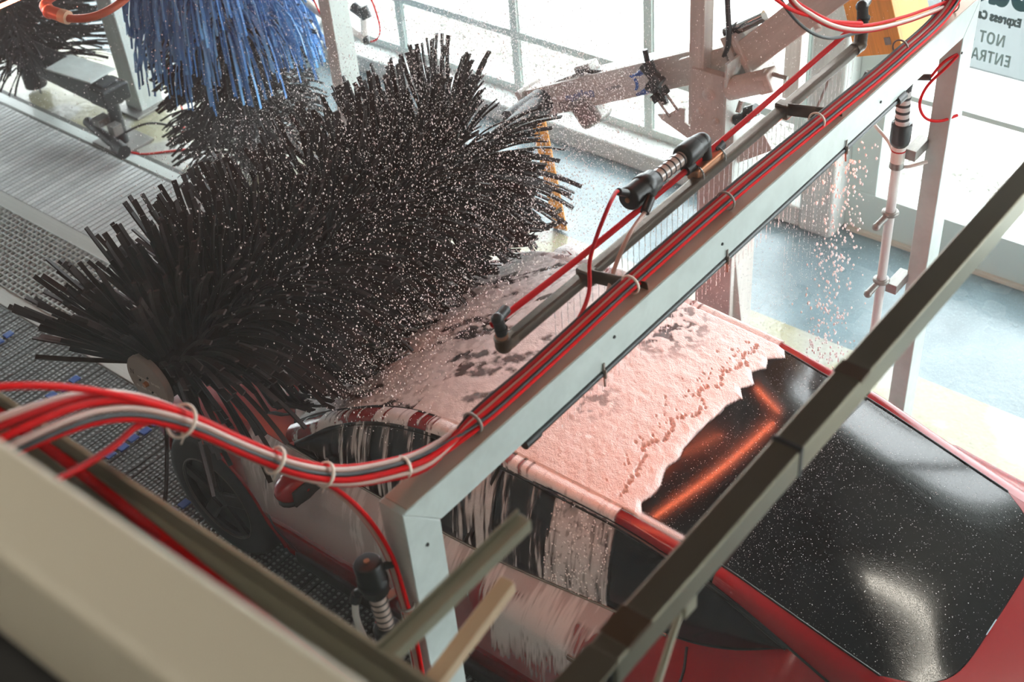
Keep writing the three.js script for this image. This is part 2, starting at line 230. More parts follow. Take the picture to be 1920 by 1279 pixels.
// ---------------------------------------------------------------- the red car: feature curves along x (half widths from the car's middle plane)
const cG = keyed([[-3.66, 1.075, 0.765], [-3.51, 1.17, 0.70], [-3.31, 1.27, 0.65], [-3.21, 1.31, 0.62], [-3.04, 1.36, 0.59], [-2.91, 1.385, 0.58], [-2.76, 1.40, 0.578], [-1.99, 1.385, 0.56], [-1.735, 1.355, 0.543], [-1.56, 1.332, 0.54], [-0.925, 1.17, 0.525], [-0.3, 1.03, 0.5]]);
const cB = keyed([[-3.66, 0.99, 0.80], [-3.52, 1.10, 0.785], [-3.43, 1.17, 0.74], [-3.32, 1.23, 0.71], [-3.19, 1.29, 0.685], [-3.06, 1.33, 0.665], [-2.90, 1.36, 0.648], [-2.78, 1.372, 0.638], [-2.0, 1.355, 0.607], [-1.75, 1.325, 0.605], [-1.57, 1.302, 0.607], [-1.25, 1.195, 0.615], [-1.08, 1.14, 0.625], [-0.7, 1.03, 0.64], [-0.3, 0.985, 0.62]]);
const cE = keyed([[-3.70, 0.985, 0.80], [-3.43, 0.965, 0.785], [-2.80, 0.945, 0.76], [-2.46, 0.945, 0.74], [-2.0, 0.955, 0.69], [-1.67, 0.97, 0.665], [-1.47, 1.03, 0.635], [-1.25, 1.19, 0.617]]);
const cF = keyed([[-5.05, 0.66, 0.55], [-4.7, 0.79, 0.68], [-4.2, 0.91, 0.76], [-3.66, 0.975, 0.802]]);                 // hood edge
const cC = keyed([[-5.1, 0.66, 0], [-4.7, 0.83, 0], [-4.2, 0.95, 0], [-4.02, 0.99, 0], [-3.85, 1.09, 0], [-3.5, 1.255, 0], [-3.02, 1.412, 0], [-2.8, 1.435, 0], [-2.4, 1.44, 0], [-2.0, 1.424, 0], [-1.57, 1.385, 0], [-1.2, 1.279, 0], [-0.9, 1.172, 0], [-0.7, 1.092, 0], [-0.5, 1.005, 0], [-0.24, 0.885, 0]]);
const cS = keyed([[-5.1, 0.58, 0.5], [-4.92, 0.64, 0.70], [-4.6, 0.72, 0.83], [-4.2, 0.79, 0.885], [-3.6, 0.80, 0.88], [-3.0, 0.80, 0.87], [-2.2, 0.80, 0.865], [-1.5, 0.84, 0.885], [-1.1, 0.86, 0.885], [-0.7, 0.86, 0.87], [-0.35, 0.82, 0.79], [-0.2, 0.76, 0.66]]);
const carTop = (x) => (x < -1.25 ? (x < -3.66 ? cF(x) : cE(x)) : cB(x));
function bodyW(x, y) {                   // half width of the body side at height y
  const t = carTop(x), s = cS(x), d = s[1] + 0.018, l = s[1] - 0.04;
  if (y >= s[0]) { const k = clamp((y - s[0]) / Math.max(1e-3, t[0] - s[0]), 0, 1); return mix(s[1], t[1], 0.25 * k + 0.75 * k * k); }
  if (y >= 0.5) return mix(d, s[1], sm((y - 0.5) / (s[0] - 0.5))); return mix(l, d, sm(clamp((y - 0.2) / 0.3, 0, 1)));
}
const WX = [-4.215, -1.25], archY = (x) => Math.max(0.2, ...WX.map((w) => (Math.abs(x - w) < 0.405 ? 0.35 + Math.sqrt(0.405 ** 2 - (x - w) ** 2) : 0)));
const cp = (x, y, w, s = 1) => V3(x, y, ZC + s * w);
const onSide = (x, y, s = 1, off = 0) => cp(x, y, bodyW(x, y) + off, s);
const crown = (t) => 1 - Math.abs(t) ** 2.2;
const across = (x, t, G = cG) => { const g = G(x); return cp(x, g[0] + (cC(x)[0] - g[0]) * crown(t), g[1] * t); };
const screenBase = (t) => -4.03 + 0.40 * Math.abs(t) ** 2.2;
const Sroof = (t, v) => across(mix(-3.008, -1.592, v), t);
const Sscreen = (t, v) => { const x = mix(screenBase(t), -3.02, v); const g = cG(x), c = cC(mix(-4.03, -3.02, v))[0]; return cp(x, g[0] + (c - g[0]) * crown(t), g[1] * t * 0.995); };
const hatchEnd = (t) => -0.75 - 0.2 * Math.abs(t) ** 6;
const Shatch = (t, v) => across(mix(-1.565, hatchEnd(t), v), t * 0.995);
const uvm = (p, s = 1) => { p.u = p.x * s; p.v = p.z * s; return p; };
{
  const car = thing('car', 'red liftback car with a black glass roof half covered in soap foam on the conveyor', 'car', [0, 0, 0]);
  const P = (n, g, m, l) => part(car, n, g, m, l), tt = (u) => 2 * u - 1;
  P('roof_panel', grid(36, 30, (u, v) => uvm(Sroof(tt(u), 1 - v))), M.glass, 'black glass roof panel');
  P('windshield', grid(36, 20, (u, v) => uvm(Sscreen(tt(u), 1 - v))), M.glass);
  P('rear_window', grid(36, 24, (u, v) => uvm(Shatch(tt(u), 1 - v))), M.glass, 'black wet rear hatch glass');
  for (const s of [1, -1]) {
    const rail = (x0, x1) => grid(40, 6, (u, v) => { const x = s > 0 ? mix(x0, x1, u) : mix(x1, x0, u), g = cG(x), b = cB(x), k = v, bul = 0.016 * Math.sin(Math.PI * k); return uvm(cp(x, mix(b[0], g[0], k) + bul, mix(b[1], g[1], k) + bul, s)); });
    P('roof_rail', rail(-3.66, -1.597), M.paint); P('rear_pillar', rail(-1.575, -0.3), M.paint);
    P('rail_seal', tube([...Array(14)].map((_, i) => { const x = mix(-3.6, -0.95, i / 13), g = cG(x); return cp(x, g[0] + 0.001, g[1] + 0.001, s); }), 0.0045, 60, 6), M.trim);
    const win = (t0, t1, b0, b1) => grid(24, 10, (u, v) => { const k = s > 0 ? u : 1 - u, p = cB(mix(t0, t1, k)), e = cE(mix(b0, b1, k)), w = v, x = mix(mix(b0, b1, k), mix(t0, t1, k), w); const o = cp(x, mix(e[0], p[0], w), mix(e[1], p[1], w) + 0.02 * Math.sin(Math.PI * w) - 0.006, s); o.u = x; o.v = o.y; return o; });
    P('side_window', win(-3.55, -2.535, -3.62, -2.665), M.sideGlass, 'front door window'); P('side_window', win(-2.515, -1.62, -2.645, -1.71), M.sideGlass, 'rear door window'); P('side_window', win(-1.61, -1.26, -1.70, -1.262), M.sideGlass, 'rear quarter window');
    for (const [t, b] of [[-2.525, -2.655], [-1.615, -1.705]]) { const p = cB(t), e = cE(b); P('window_pillar', tube([cp(t, p[0], p[1], s), cp((t + b) / 2, (p[0] + e[0]) / 2, (p[1] + e[1]) / 2 + 0.016, s), cp(b, e[0], e[1], s)], 0.014, 12, 6), M.trim); }
    P('window_trim', tube([...Array(20)].map((_, i) => { const b = cB(mix(-3.6, -1.26, i / 19)); return cp(mix(-3.6, -1.26, i / 19), b[0] - 0.012, b[1] + 0.004, s); }), 0.011, 70, 6), M.trim);
    P('belt_trim', tube([...Array(20)].map((_, i) => { const x = mix(-3.66, -1.72, i / 19), e = cE(x); return cp(x, e[0] + 0.004, e[1] + 0.006, s); }), 0.010, 70, 6), M.chrome, 'bright trim under the windows');
    // body side
    const xs = []; for (let x = -5.06; x < -0.24; ) { xs.push(x); const d = Math.min(...WX.map((w) => Math.abs(Math.abs(x - w) - 0.405))); x += d < 0.06 ? 0.006 : 0.035; } xs.push(-0.24);
    P('body_side', grid(xs.length - 1, 22, (u, v) => { const i = Math.round(u * (xs.length - 1)), x = xs[s > 0 ? i : xs.length - 1 - i], y = mix(archY(x), carTop(x)[0], v), p = onSide(x, y, s); p.u = x; p.v = y; return p; }), M.paint);
    const seam = (pts, n = 24) => P('door_seam', tube(pts.map(([x, y]) => onSide(x, y, s, 0.0015)), 0.0055, n, 5), M.trim);
    seam([[-3.70, 0.97], [-3.75, 0.84], [-3.79, 0.67], [-3.80, 0.47], [-3.73, 0.26]]); seam([[-2.655, 0.93], [-2.68, 0.8], [-2.66, 0.6], [-2.63, 0.3]]); seam([[-1.63, 0.97], [-1.585, 0.93], [-1.60, 0.85], [-1.66, 0.75], [-1.72, 0.6], [-1.70, 0.4]]);
    P('hatch_seam', tube([...Array(9)].map((_, i) => { const x = mix(-1.575, -0.35, i / 8), b = cB(x); return cp(x, b[0] + 0.002, b[1] + 0.006, s); }), 0.005, 30, 5), M.trim);
    for (const [x, y] of [[-2.86, 0.77], [-1.95, 0.80]]) P('door_handle', T(rbox(0.2, 0.03, 0.018, 0.008), x, y, ZC + s * (bodyW(x, y) + 0.006)), M.chrome);
    for (const w of WX) { P('wheel_arch', grid(24, 1, (u, v) => { const a = mix(-0.1, Math.PI + 0.1, s > 0 ? u : 1 - u), x = w + 0.405 * Math.cos(a), y = 0.35 + 0.405 * Math.sin(a); return cp(x, Math.max(0.2, y), mix(bodyW(x, Math.max(0.2, y)), 0.5, v), s); }), M.trim); P('arch_lip', tube([...Array(15)].map((_, i) => { const a = mix(-0.25, Math.PI + 0.25, i / 14), x = w + 0.41 * Math.cos(a), y = 0.35 + 0.41 * Math.sin(a); return onSide(x, Math.max(0.21, y), s, 0.004); }), 0.012, 40, 6), M.paint); }
    P('sill_panel', bx(-3.75, -1.7, 0.17, 0.27, ZC + s * 0.80, ZC + s * 0.865, 0.02), M.trim);
    // mirror
    const mir = P('side_mirror', T(new THREE.SphereGeometry(1, 20, 14).scale(0.075, 0.068, 0.115), -3.44, 1.0, ZC + s * 0.955), M.paint);
    part(mir, 'mirror_arm', cyl([-3.46, 0.955, ZC + s * 0.80], [-3.45, 0.97, ZC + s * 0.88], 0.02), M.trim); part(mir, 'mirror_base', T(new THREE.SphereGeometry(1, 18, 10).scale(0.066, 0.03, 0.11), -3.435, 0.953, ZC + s * 0.955), M.trim); part(mir, 'mirror_glass', T(rbox(0.012, 0.09, 0.16, 0.005), -3.372, 1.0, ZC + s * 0.955), M.sideGlass);
  }
  P('hood', grid(30, 24, (u, v) => { const t = tt(u), x = mix(screenBase(t) + 0.01, -5.05, 1 - v), f = cF(x), c = cC(x)[0]; return uvm(cp(x, f[0] + (c - f[0]) * crown(t), f[1] * t)); }), M.paint);
  P('front_bumper', grid(30, 12, (u, v) => { const t = tt(u), y = mix(0.2, 0.66, v), x = -5.055 - 0.13 * (1 - t * t) * Math.sin(0.4 + 2 * v); return cp(x, y, bodyW(-5.055, y) * t); }), M.paint);
  P('hatch_lid', grid(30, 14, (u, v) => { const t = tt(u), e = hatchEnd(t), g0 = across(e + 0.004, t * 0.995), x = mix(e, -0.24, 1 - v), b = cB(x), k = 1 - v; const end = cp(-0.24, cB(-0.24)[0] + (1.02 - cB(-0.24)[0]) * crown(t), cB(-0.24)[1] * t); return uvm(g0.lerp(end, k)); }), M.paint);
  P('rear_bumper', grid(30, 12, (u, v) => { const t = -tt(u), y = mix(0.22, 0.99, v); return cp(-0.24 + 0.14 * (1 - t * t) * Math.sin(0.5 + 2 * v), y, bodyW(-0.24, y) * t); }), M.paint);
  for (const x of [-3.0145]) P('roof_seam', grid(30, 1, (u, v) => across(x + (v - 0.5) * 0.014, tt(u)).add(V3(0, 0.0015, 0))), M.trim);
  P('hatch_gap', grid(30, 1, (u, v) => { const p = across(-1.578 + (v - 0.5) * 0.03, tt(u)); p.y -= 0.004; return p; }), M.trim);
  P('floor_pan', box(-4.9, -0.4, 0.17, 0.3, ZC - 0.55, ZC + 0.55), M.trim); P('cabin_lining', box(-3.5, -1.0, 0.3, 0.9, ZC - 0.6, ZC + 0.6), M.trim);
  // wheels
  const tyreP = [[0.235, 0.0], [0.30, 0.0], [0.345, 0.04], [0.368, 0.16], [0.372, 0.5], [0.368, 0.84], [0.345, 0.96], [0.30, 1], [0.235, 1]], wh = new THREE.Group(); wh.name = 'wheel';
  part(wh, 'tyre', lathe(tyreP, [0, 0, -0.12], [0, 0, 0.11], 40), M.tyre); part(wh, 'rim_barrel', lathe([[0.05, 0.2], [0.24, 0.1], [0.26, 0.95], [0.245, 1], [0.235, 0.9]], [0, 0, -0.1], [0, 0, 0.105], 40), M.rim);
  part(wh, 'wheel_face', lathe([[0.0, 0.9], [0.06, 1], [0.075, 0.7], [0.23, 0.5], [0.236, 0.2]], [0, 0, 0.045], [0, 0, 0.09], 40), M.rim);
  for (let k = 0; k < 5; k++) { const a = k * Math.PI * 0.4 + 0.35; part(wh, 'spoke', bar([0.05 * Math.cos(a), 0.05 * Math.sin(a), 0.093], [0.236 * Math.cos(a), 0.236 * Math.sin(a), 0.088], 0.075, 0.022, 0.008, V3(0, 0, 1)), M.rim); }
  part(wh, 'rim_ring', T(new THREE.TorusGeometry(0.242, 0.006, 8, 40), 0, 0, 0.107), M.rimEdge);
  for (const x of WX) for (const s of [1, -1]) { const w = x === WX[0] && s === 1 ? wh : wh.clone(); w.position.set(x, 0.385, ZC + s * 0.80); w.rotation.y = s > 0 ? 0 : Math.PI; car.add(w); }
}

// ---------------------------------------------------------------- soap foam lying on the car
const foamM = std({ color: 0xffffff, roughness: 0.55, vertexColors: true, transparent: true, side: THREE.DoubleSide, bumpMap: tex(512, (u, v) => 0.5 * tnoise(u * 40, v * 40, 40) + 0.5 * tnoise(u * 110, v * 110, 110, 3)), bumpScale: 0.002 });
function foam(name, label, S, nu, nv, H) {     // S(u, v) -> point; H(u, v, p) -> [height, cover]
  const pos = [], uv = [], col = [], idx = [], al = [];
  for (let j = 0; j <= nv; j++) for (let i = 0; i <= nu; i++) {
    const u = i / nu, v = j / nv, p = S(u, v), e = 1e-3, a = S(Math.min(1, u + e), v).sub(S(Math.max(0, u - e), v)), b = S(u, Math.min(1, v + e)).sub(S(u, Math.max(0, v - e))), n = a.cross(b).normalize(); if (n.y < 0 || (Math.abs(n.y) < 0.25 && n.z < 0)) n.negate();
    const [h, c] = H(u, v, p); p.addScaledVector(n, 0.0025 + Math.max(0, h)); pos.push(p.x, p.y, p.z); uv.push(p.x * 4, (p.z + p.y) * 4); al.push(c); col.push(0.88, 0.865, 0.855, clamp(c, 0, 1));
  }
  for (let j = 0; j < nv; j++) for (let i = 0; i < nu; i++) { const a = j * (nu + 1) + i, b = a + 1, c = a + nu + 1, d = c + 1; if (Math.max(al[a], al[b], al[c], al[d]) < 0.02) continue; idx.push(a, b, d, a, d, c); }
  const g = new THREE.BufferGeometry(); g.setAttribute('position', new THREE.Float32BufferAttribute(pos, 3)); g.setAttribute('uv', new THREE.Float32BufferAttribute(uv, 2)); g.setAttribute('color', new THREE.Float32BufferAttribute(col, 4)); g.setIndex(idx); g.computeVertexNormals();
  const m = new THREE.Mesh(g, foamM); m.name = numbered(name); m.castShadow = m.receiveShadow = true; m.userData = { label, category: 'foam', kind: 'stuff' }; scene.add(m); return m;
}
{
  const wide = (x, q) => { const a = Math.abs(q), s = Math.sign(q) || 1; if (a <= 1) return across(x, q); const g = cG(x), b = cB(x), k = (a - 1) / 0.13; return cp(x, mix(g[0], b[0], k) + 0.016 * Math.sin(Math.PI * k), mix(g[1], b[1], k) + 0.016 * Math.sin(Math.PI * k), s); };
  const r = rng(11), holes = []; for (let i = 0; i < 64; i++) holes.push([-2.055 + 0.035 * (noise(i * 0.35, 4) - 0.5) * 2 + 0.02 * (r() - 0.5), ZC - 0.5 + i * 0.0162 + 0.008 * r(), 0.0055 + 0.005 * r()]);
  for (let i = 0; i < 60; i++) holes.push([-2.09 - 0.1 * r() * r(), ZC - 0.5 + 1.0 * r(), 0.002 + 0.003 * r()]);
  const edge = (z) => -1.962 + 0.035 * (fbm(z * 5, 2.2, 3) - 0.5) * 2 + (z < -3.42 ? 0.085 * (Math.abs(((z * 8.5) % 1 + 1) % 1 - 0.5) - 0.28) : 0.02 * (noise(z * 14, 9) - 0.5)) + (z > -2.76 ? 0.04 * sstep(-2.76, -2.70, z) : 0);
  foam('soap_foam', 'thick pink-lit foam blanket over the front of the glass roof, ending in a ragged rear edge', (u, v) => wide(mix(-3.03, -1.70, v), mix(-1.13, 1.13, u)), 250, 230, (u, v, p) => {
    const q = Math.abs(mix(-1.13, 1.13, u)), d = edge(p.z) - p.x, a = (p.x - p.z) * 0.707, b = (p.x + p.z) * 0.707; let c = sstep(-0.001, 0.006, d), h = 0.011 * Math.pow(clamp(d / 0.03, 0, 1), 0.5);
    const fl = fbm(a * 5, b * 15, 4), gr = fbm(p.x * 40, p.z * 40, 3), thin = sstep(-2.35, -2.9, p.x), far = sstep(0.22, 0.0, Math.hypot((p.x + 2.5) * 0.9, (p.z + 3.62)) - 0.1), mid = sstep(0.13, 0.0, Math.hypot(p.x + 2.42, p.z + 3.05) - 0.04);
    c *= 1 - Math.max(thin * 0.72 * sstep(0.435, 0.32, fl * 0.72 + gr * 0.28), 0.85 * Math.max(far, mid * 0.7) * sstep(0.52, 0.42, gr * 0.7 + fl * 0.3)) - 0.12 * thin * sstep(0.6, 0.45, gr);
    h *= 1 - 0.55 * thin; h *= 0.65 + 0.5 * gr + 0.25 * fbm(p.x * 6, p.z * 26, 3);
    if (d > 0 && d < 0.3) for (const [hx, hz, hr] of holes) { const k = Math.hypot((p.x - hx), (p.z - hz)) / hr; if (k < 1.5) { if (k < 1) { c *= 0.6 + 0.3 * k * k; h *= 0.15; } else h += 0.003 * (1.5 - k); } }
    if (q > 1) { const pk = 0.38 * fbm(p.x * 14, 3, 2) + 0.62 * fbm(p.x * 75, p.y * 34 + 3, 4), left = sstep(-2.05, -2.7, p.x); c *= 1 - sstep(0.02, 0.12, q - 1) * 0.0 - (0.9 * left + 0.25) * sstep(0.54, 0.44, pk) * 0.9; h *= 0.5; c *= sstep(-1.992, -2.0, p.x + 0.006 * (gr - 0.5)); }
    if (q > 0.93 && q < 1.015 && p.z > ZC && p.x > -1.99 && p.x < -1.72) { const e = sstep(0.04, 0.0, Math.abs(q - 0.985)) * sstep(-1.72, -1.76, p.x); c = Math.max(c, e * 1.0); h = Math.max(h, 0.004 * e); }
    return [h, c];
  });
  foam('soap_foam', 'streaky thin foam film spread down the windshield below the black brush', (u, v) => Sscreen(mix(-1, 1, u), v), 170, 90, (u, v, p) => {
    const a = (p.x - p.z) * 0.707, b = (p.x + p.z) * 0.707, fl = fbm(a * 4.5, b * 14, 4), gr = fbm(p.x * 45, p.z * 45, 3), c = 0.96 - 0.66 * sstep(0.435, 0.32, fl * 0.72 + gr * 0.28) - 0.25 * sstep(0.55, 0.4, gr); return [0.005 * gr + 0.006 * fl, clamp(c, 0, 1)];
  });
  foam('soap_foam', 'patchy foam with red paint peeking through on the near windshield pillar', (u, v) => { const x = mix(-3.62, -3.0, u), g = cG(x), b = cB(x); return cp(x, mix(b[0], g[0], v) + 0.016 * Math.sin(Math.PI * v), mix(b[1], g[1], v) + 0.016 * Math.sin(Math.PI * v)); }, 130, 18, (u, v, p) => { const pk = 0.4 * fbm(p.x * 13 + 0.8, 3, 2) + 0.6 * fbm(p.x * 75, p.y * 34 + 3, 4); return [0.003 * pk, 0.9 - 0.85 * sstep(0.55, 0.43, pk)]; });
  foam('soap_foam', 'grey foam covering the far windshield pillar and mirror', (u, v) => { if (u > 0.62) { const a = (u - 0.62) / 0.38 * Math.PI * 2, b = v * 1.75; return V3(-3.44 + 0.08 * Math.sin(b) * Math.cos(a), 1.0 + 0.073 * Math.cos(b), ZC - 0.955 + 0.12 * Math.sin(b) * Math.sin(a)); } const x = mix(-3.62, -3.0, u / 0.6), g = cG(Math.min(x, -3.0)), b = cB(Math.min(x, -3.0)); return cp(Math.min(x, -3.0), mix(b[0], g[0], v) + 0.016 * Math.sin(Math.PI * v), mix(b[1], g[1], v) + 0.016 * Math.sin(Math.PI * v), -1); }, 150, 18, (u, v, p) => [0.004 * fbm(p.x * 40, p.z * 40, 3), u > 0.595 && u < 0.63 ? 0 : 0.85 - 0.5 * sstep(0.5, 0.4, fbm(p.x * 30, p.z * 30, 3))]);
  for (const s of [1]) {
    const drip = (x, y, f, st) => { const sl = x + 0.06 * (y - 0.9); return 0.36 * noise(sl * 22 * f, y * 1.6 * st + 3) + 0.36 * noise(sl * 75 * f, y * 5 * st + 9) + 0.28 * noise(sl * 170 * f, y * 14 * st, 2); };
    foam('soap_foam', 'white foam dripping in streaks down the near side windows', (u, v) => { const x = mix(-3.58, -1.97, u), p = cB(x), e = cE(x); return cp(x, mix(e[0], p[0], v), mix(e[1], p[1], v) + 0.022 * Math.sin(Math.PI * v), s); }, 330, 46, (u, v, p) => {
      const x = p.x, y = p.y, dens = x > -2.26 ? 0.80 : x > -2.45 ? mix(0.30, 0.80, sstep(-2.30, -2.25, x)) : x > -2.70 ? 0.66 : x > -2.80 ? 0.35 : 0.42, top = sstep(0.0, 0.28, 1 - v + 0.25 * noise(x * 30, 1)), n = drip(x, y, 1, 1);
      const pit = noise(x * 95 + 6 * noise(x * 20, y * 20), y * 55, 4); let c = sstep(0.78 - 0.62 * dens, 1.02 - 0.62 * dens, n) * mix(0.15, 1, top); if (x > -2.26) c = mix(c, 1, 0.25) * (1 - 0.5 * sstep(0.70, 0.85, pit)); c *= 0.86 + 0.14 * pit; c *= sstep(-1.982, -1.99, x + 0.01 * (noise(y * 40, 1) - 0.5));
      return [0.003 + 0.004 * n, c * 0.95];
    });
    foam('soap_foam', 'foam running in fading streaks down the red near side doors', (u, v) => { const x = mix(-4.0, -1.95, u), t = carTop(x)[0], y = mix(Math.max(0.27, archY(x) + 0.01), t, v); return onSide(x, y, s, 0.001); }, 360, 60, (u, v, p) => {
      const x = p.x, y = p.y, pt = fbm(x * 8 + 3, y * 5, 4), fr = sstep(-2.66, -2.74, x), n = mix(0.5, 0.16, fr) * pt + mix(0.32, 0.66, fr) * drip(x + 0.05 * pt, y, 0.8, 0.8) + 0.18 * noise(x * 190, y * 20), low = x > -2.45 ? 0.40 + 0.22 * noise(x * 13, 5) : x > -2.72 ? 0.5 + 0.2 * noise(x * 13, 5) : 0.45 + 0.22 * noise(x * 10, 5), fade = sstep(low - 0.03, low + 0.28, y), dens = x > -2.72 ? 0.74 : 0.72;
      let c = sstep(0.385, 0.655, n + 0.2 * (fade - 0.6) + 0.1 * (dens - 0.73)) * Math.pow(fade, 0.8) * (x > -2.72 ? 0.86 : 0.74); c *= sstep(-1.975, -1.99, x + 0.03 * (noise(y * 30, 7) - 0.5)) * sstep(-4.0, -3.85, x); if (y > 0.90 && x > -3.7) c = Math.max(c, 0.55); c = Math.max(c, (x < -2.7 ? 0.2 + 0.34 * sstep(0.42, 0.8, y) : 0.16) * sstep(-1.975, -1.99, x) * sstep(-4.0, -3.85, x) * (x < -2.7 ? 1 : sstep(0.25, 0.5, pt)));
      return [0.002 + 0.003 * n, c];
    });
  }
}

// ---------------------------------------------------------------- brushes
const carSurf = (x) => (x < -5.15 || x > -0.2 ? -1 : cC(x)[0]);
function bristle(root, dir, side, len, w, th, sag, swirl, collide, seg = 7) {   // flat strip that bends as it goes out
  const pos = [], idx = [], pts = []; let p = root.clone(), d = dir.clone(); const st = len / seg; const s = side.clone();
  for (let i = 0; i <= seg; i++) {
    const k = i / seg; s.addScaledVector(d, -s.dot(d)).normalize(); const n = d.clone().cross(s).normalize(), ww = w * (0.85 + 0.15 * k) / 2, tt = th / 2;
    for (const [a, b] of [[-1, -1], [1, -1], [1, 1], [-1, 1]]) { const q = p.clone().addScaledVector(s, a * ww).addScaledVector(n, b * tt); pos.push(q.x, q.y, q.z); }
    pts.push(p.clone()); p = p.clone().addScaledVector(d, st); d.addScaledVector(swirl, k * 2 / seg); d.y -= sag * k * 2 / seg; d.normalize();
    if (collide && Math.abs(p.z - ZC) < 0.86) { const f = carSurf(p.x) + 0.02; if (p.y < f) { p.y = f + 0.03 * hash(i, Math.round(p.x * 1e4), 1); d.y = Math.max(d.y, 0.0); d.normalize(); } }
  }
  for (let i = 0; i < seg; i++) for (let k = 0; k < 4; k++) { const a = i * 4 + k, b = i * 4 + (k + 1) % 4, c = a + 4, e = b + 4; idx.push(a, b, e, a, e, c); }
  const o = seg * 4; idx.push(o, o + 1, o + 2, o, o + 2, o + 3);
  return { pos, idx, root: pts[0], tip: pts[seg] };
}
function stripGeo(list) {
  let np = 0, ni = 0; for (const b of list) { np += b.pos.length; ni += b.idx.length; }
  const pos = new Float32Array(np), idx = new Uint32Array(ni); let a = 0, c = 0; for (const b of list) { const o = a / 3; pos.set(b.pos, a); for (const i of b.idx) idx[c++] = i + o; a += b.pos.length; }
  const g0 = new THREE.BufferGeometry(); g0.setAttribute('position', new THREE.BufferAttribute(pos, 3)); g0.setIndex(new THREE.BufferAttribute(idx, 1)); const g = g0.toNonIndexed(); g.computeVertexNormals(); return g;
}
function fill(t, list, name, mats, stuffName) {      // the strips that show largest are parts, the rest one part
  const cam = camera.position, best = list.map((b) => { const tip = b.tip.clone().add(t.position), v = cam.clone().sub(tip), dist = v.length(), out = b.tip.clone().sub(b.root).normalize(); return [b, (0.15 + out.dot(v) / dist + b.edge) / dist * (b.hide ? 0.1 : 1)]; }).sort((p, q) => q[1] - p[1]);
  const n = Math.min(list.length, t.userData.room ?? 300); best.slice(0, n).forEach(([b], i) => part(t, name, stripGeo([b]), mats[b.mat ?? i % mats.length]));
  const rest = best.slice(n).map((x) => x[0]); for (let k = 0; k < mats.length; k++) { const l = rest.filter((b, i) => (b.mat ?? (i % mats.length)) === k); if (l.length) { const m = part(t, stuffName, stripGeo(l), mats[k]); m.userData.kind = 'stuff'; } }
}
{ // the big top brush, its axis across the car
  const C = [-3.95, 1.50], z0 = -2.12, z1 = -4.08, t = thing('wash_brush', 'huge black rotating brush of foam strips resting across the hood of the red car', 'brush', [C[0], C[1], 0]);
  part(t, 'core', cyl([0, 0, z0 + 0.05], [0, 0, z1], 0.11, 0.11, 32), M.bristle); part(t, 'shaft', cyl([0, 0, z1], [-0.005, -0.005, -4.46], 0.055, 0.055, 20), M.rubber);
  const plate = part(t, 'hub_plate', lathe([[0.0, 1], [0.125, 1], [0.13, 0.8], [0.13, 0.0]], [0, 0, z0 + 0.045], [0, 0, z0 + 0.075], 40), M.hub, 'pale round end plate');
  for (const [a, b] of [[0, 0]]) part(plate, 'hub_bolt', cyl([a, b, z0 + 0.073], [a, b, z0 + 0.091], 0.014, 0.012, 6), M.brass);
  for (let k = 0; k < 3; k++) { const a = 1.1 + k * 2.09; part(plate, 'screw', cyl([0.045 * Math.cos(a), 0.045 * Math.sin(a), z0 + 0.07], [0.045 * Math.cos(a), 0.045 * Math.sin(a), z0 + 0.08], 0.005, 0.005, 8), M.trim); }
  const lt = canvasTex(512, 512, (g, w) => { g.clearRect(0, 0, w, w); g.translate(256, 256); g.rotate(-0.05); g.textAlign = 'center'; g.fillStyle = '#3c2d28'; g.font = 'italic bold 84px serif'; g.fillText('N', -190, -34); g.fillText('N', 160, 150); g.fillStyle = '#e9dcd4'; g.font = 'bold 40px monospace'; g.fillText('eoprene brush', 40, -26); g.fillText('do not touch', -40, 100); });
  const pl = part(plate, 'lettering', T(new THREE.CircleGeometry(0.122, 40), 0, 0, z0 + 0.0765), std({ map: lt, transparent: true, roughness: 0.6 })); pl.castShadow = false;
  const r = rng(21), list = [], N = 3000; let cz = 0, ca = 0, cl = 0;
  for (let i = 0; i < N; i++) {
    if (i % 4 === 0) { cz = r(); ca = r() * Math.PI * 2; cl = 0.055 * (r() - 0.4); }
    const u = clamp(cz + 0.03 * (r() - 0.5), 0, 1), z = mix(z0 + 0.03, z1 + 0.03, u), a = ca + 0.24 * (r() - 0.5), e0 = clamp((z - (z0 - 0.34)) / 0.34, 0, 1), e1 = clamp(((z1 + 0.34) - z) / 0.34, 0, 1), sp = 0.62 * e0 ** 2 * (0.4 + 0.6 * r()) - 0.5 * e1 ** 2 * (0.5 + 0.6 * r()) + 0.14 * (r() - 0.5);
    const d = V3(Math.cos(a), Math.sin(a), sp).normalize(), tan = V3(-Math.sin(a), Math.cos(a), 0), side = V3(0, 0, 1).addScaledVector(tan, (r() - 0.5) * 1.4).normalize(), root = V3(0.1 * Math.cos(a), 0.1 * Math.sin(a), z);
    const up = Math.sin(a), clump = noise(Math.cos(a) * 4 + 9, Math.sin(a) * 4 + z * 5, 0), long = r() < 0.40, len = long ? 0.49 + 0.04 * clump + cl + 0.05 * r() : 0.35 + 0.09 * r() + cl; if (z > -2.8 && Math.sin(a) < -0.12 && Math.cos(a) < 0.62 && r() < 0.97 || z > -2.42 && Math.sin(a) < -0.05 && r() < 0.75) continue;
    const b = bristle(root.clone().add(V3(C[0], C[1], 0)), d, side, len, (long ? 0.018 : 0.015) + 0.006 * r(), 0.007, 0.18 + 0.2 * r() - 0.1 * up, tan.clone().multiplyScalar(-0.28 - 0.2 * clump), true);
    for (let k = 0; k < b.pos.length; k += 3) { b.pos[k] -= C[0]; b.pos[k + 1] -= C[1]; } b.tip.sub(V3(C[0], C[1], 0)); b.root.sub(V3(C[0], C[1], 0)); b.edge = 0.12 * Math.abs(up) + 0.3 * e0 + (long ? 0.5 : 0); b.mat = long ? 1 : 0; list.push(b);
  }
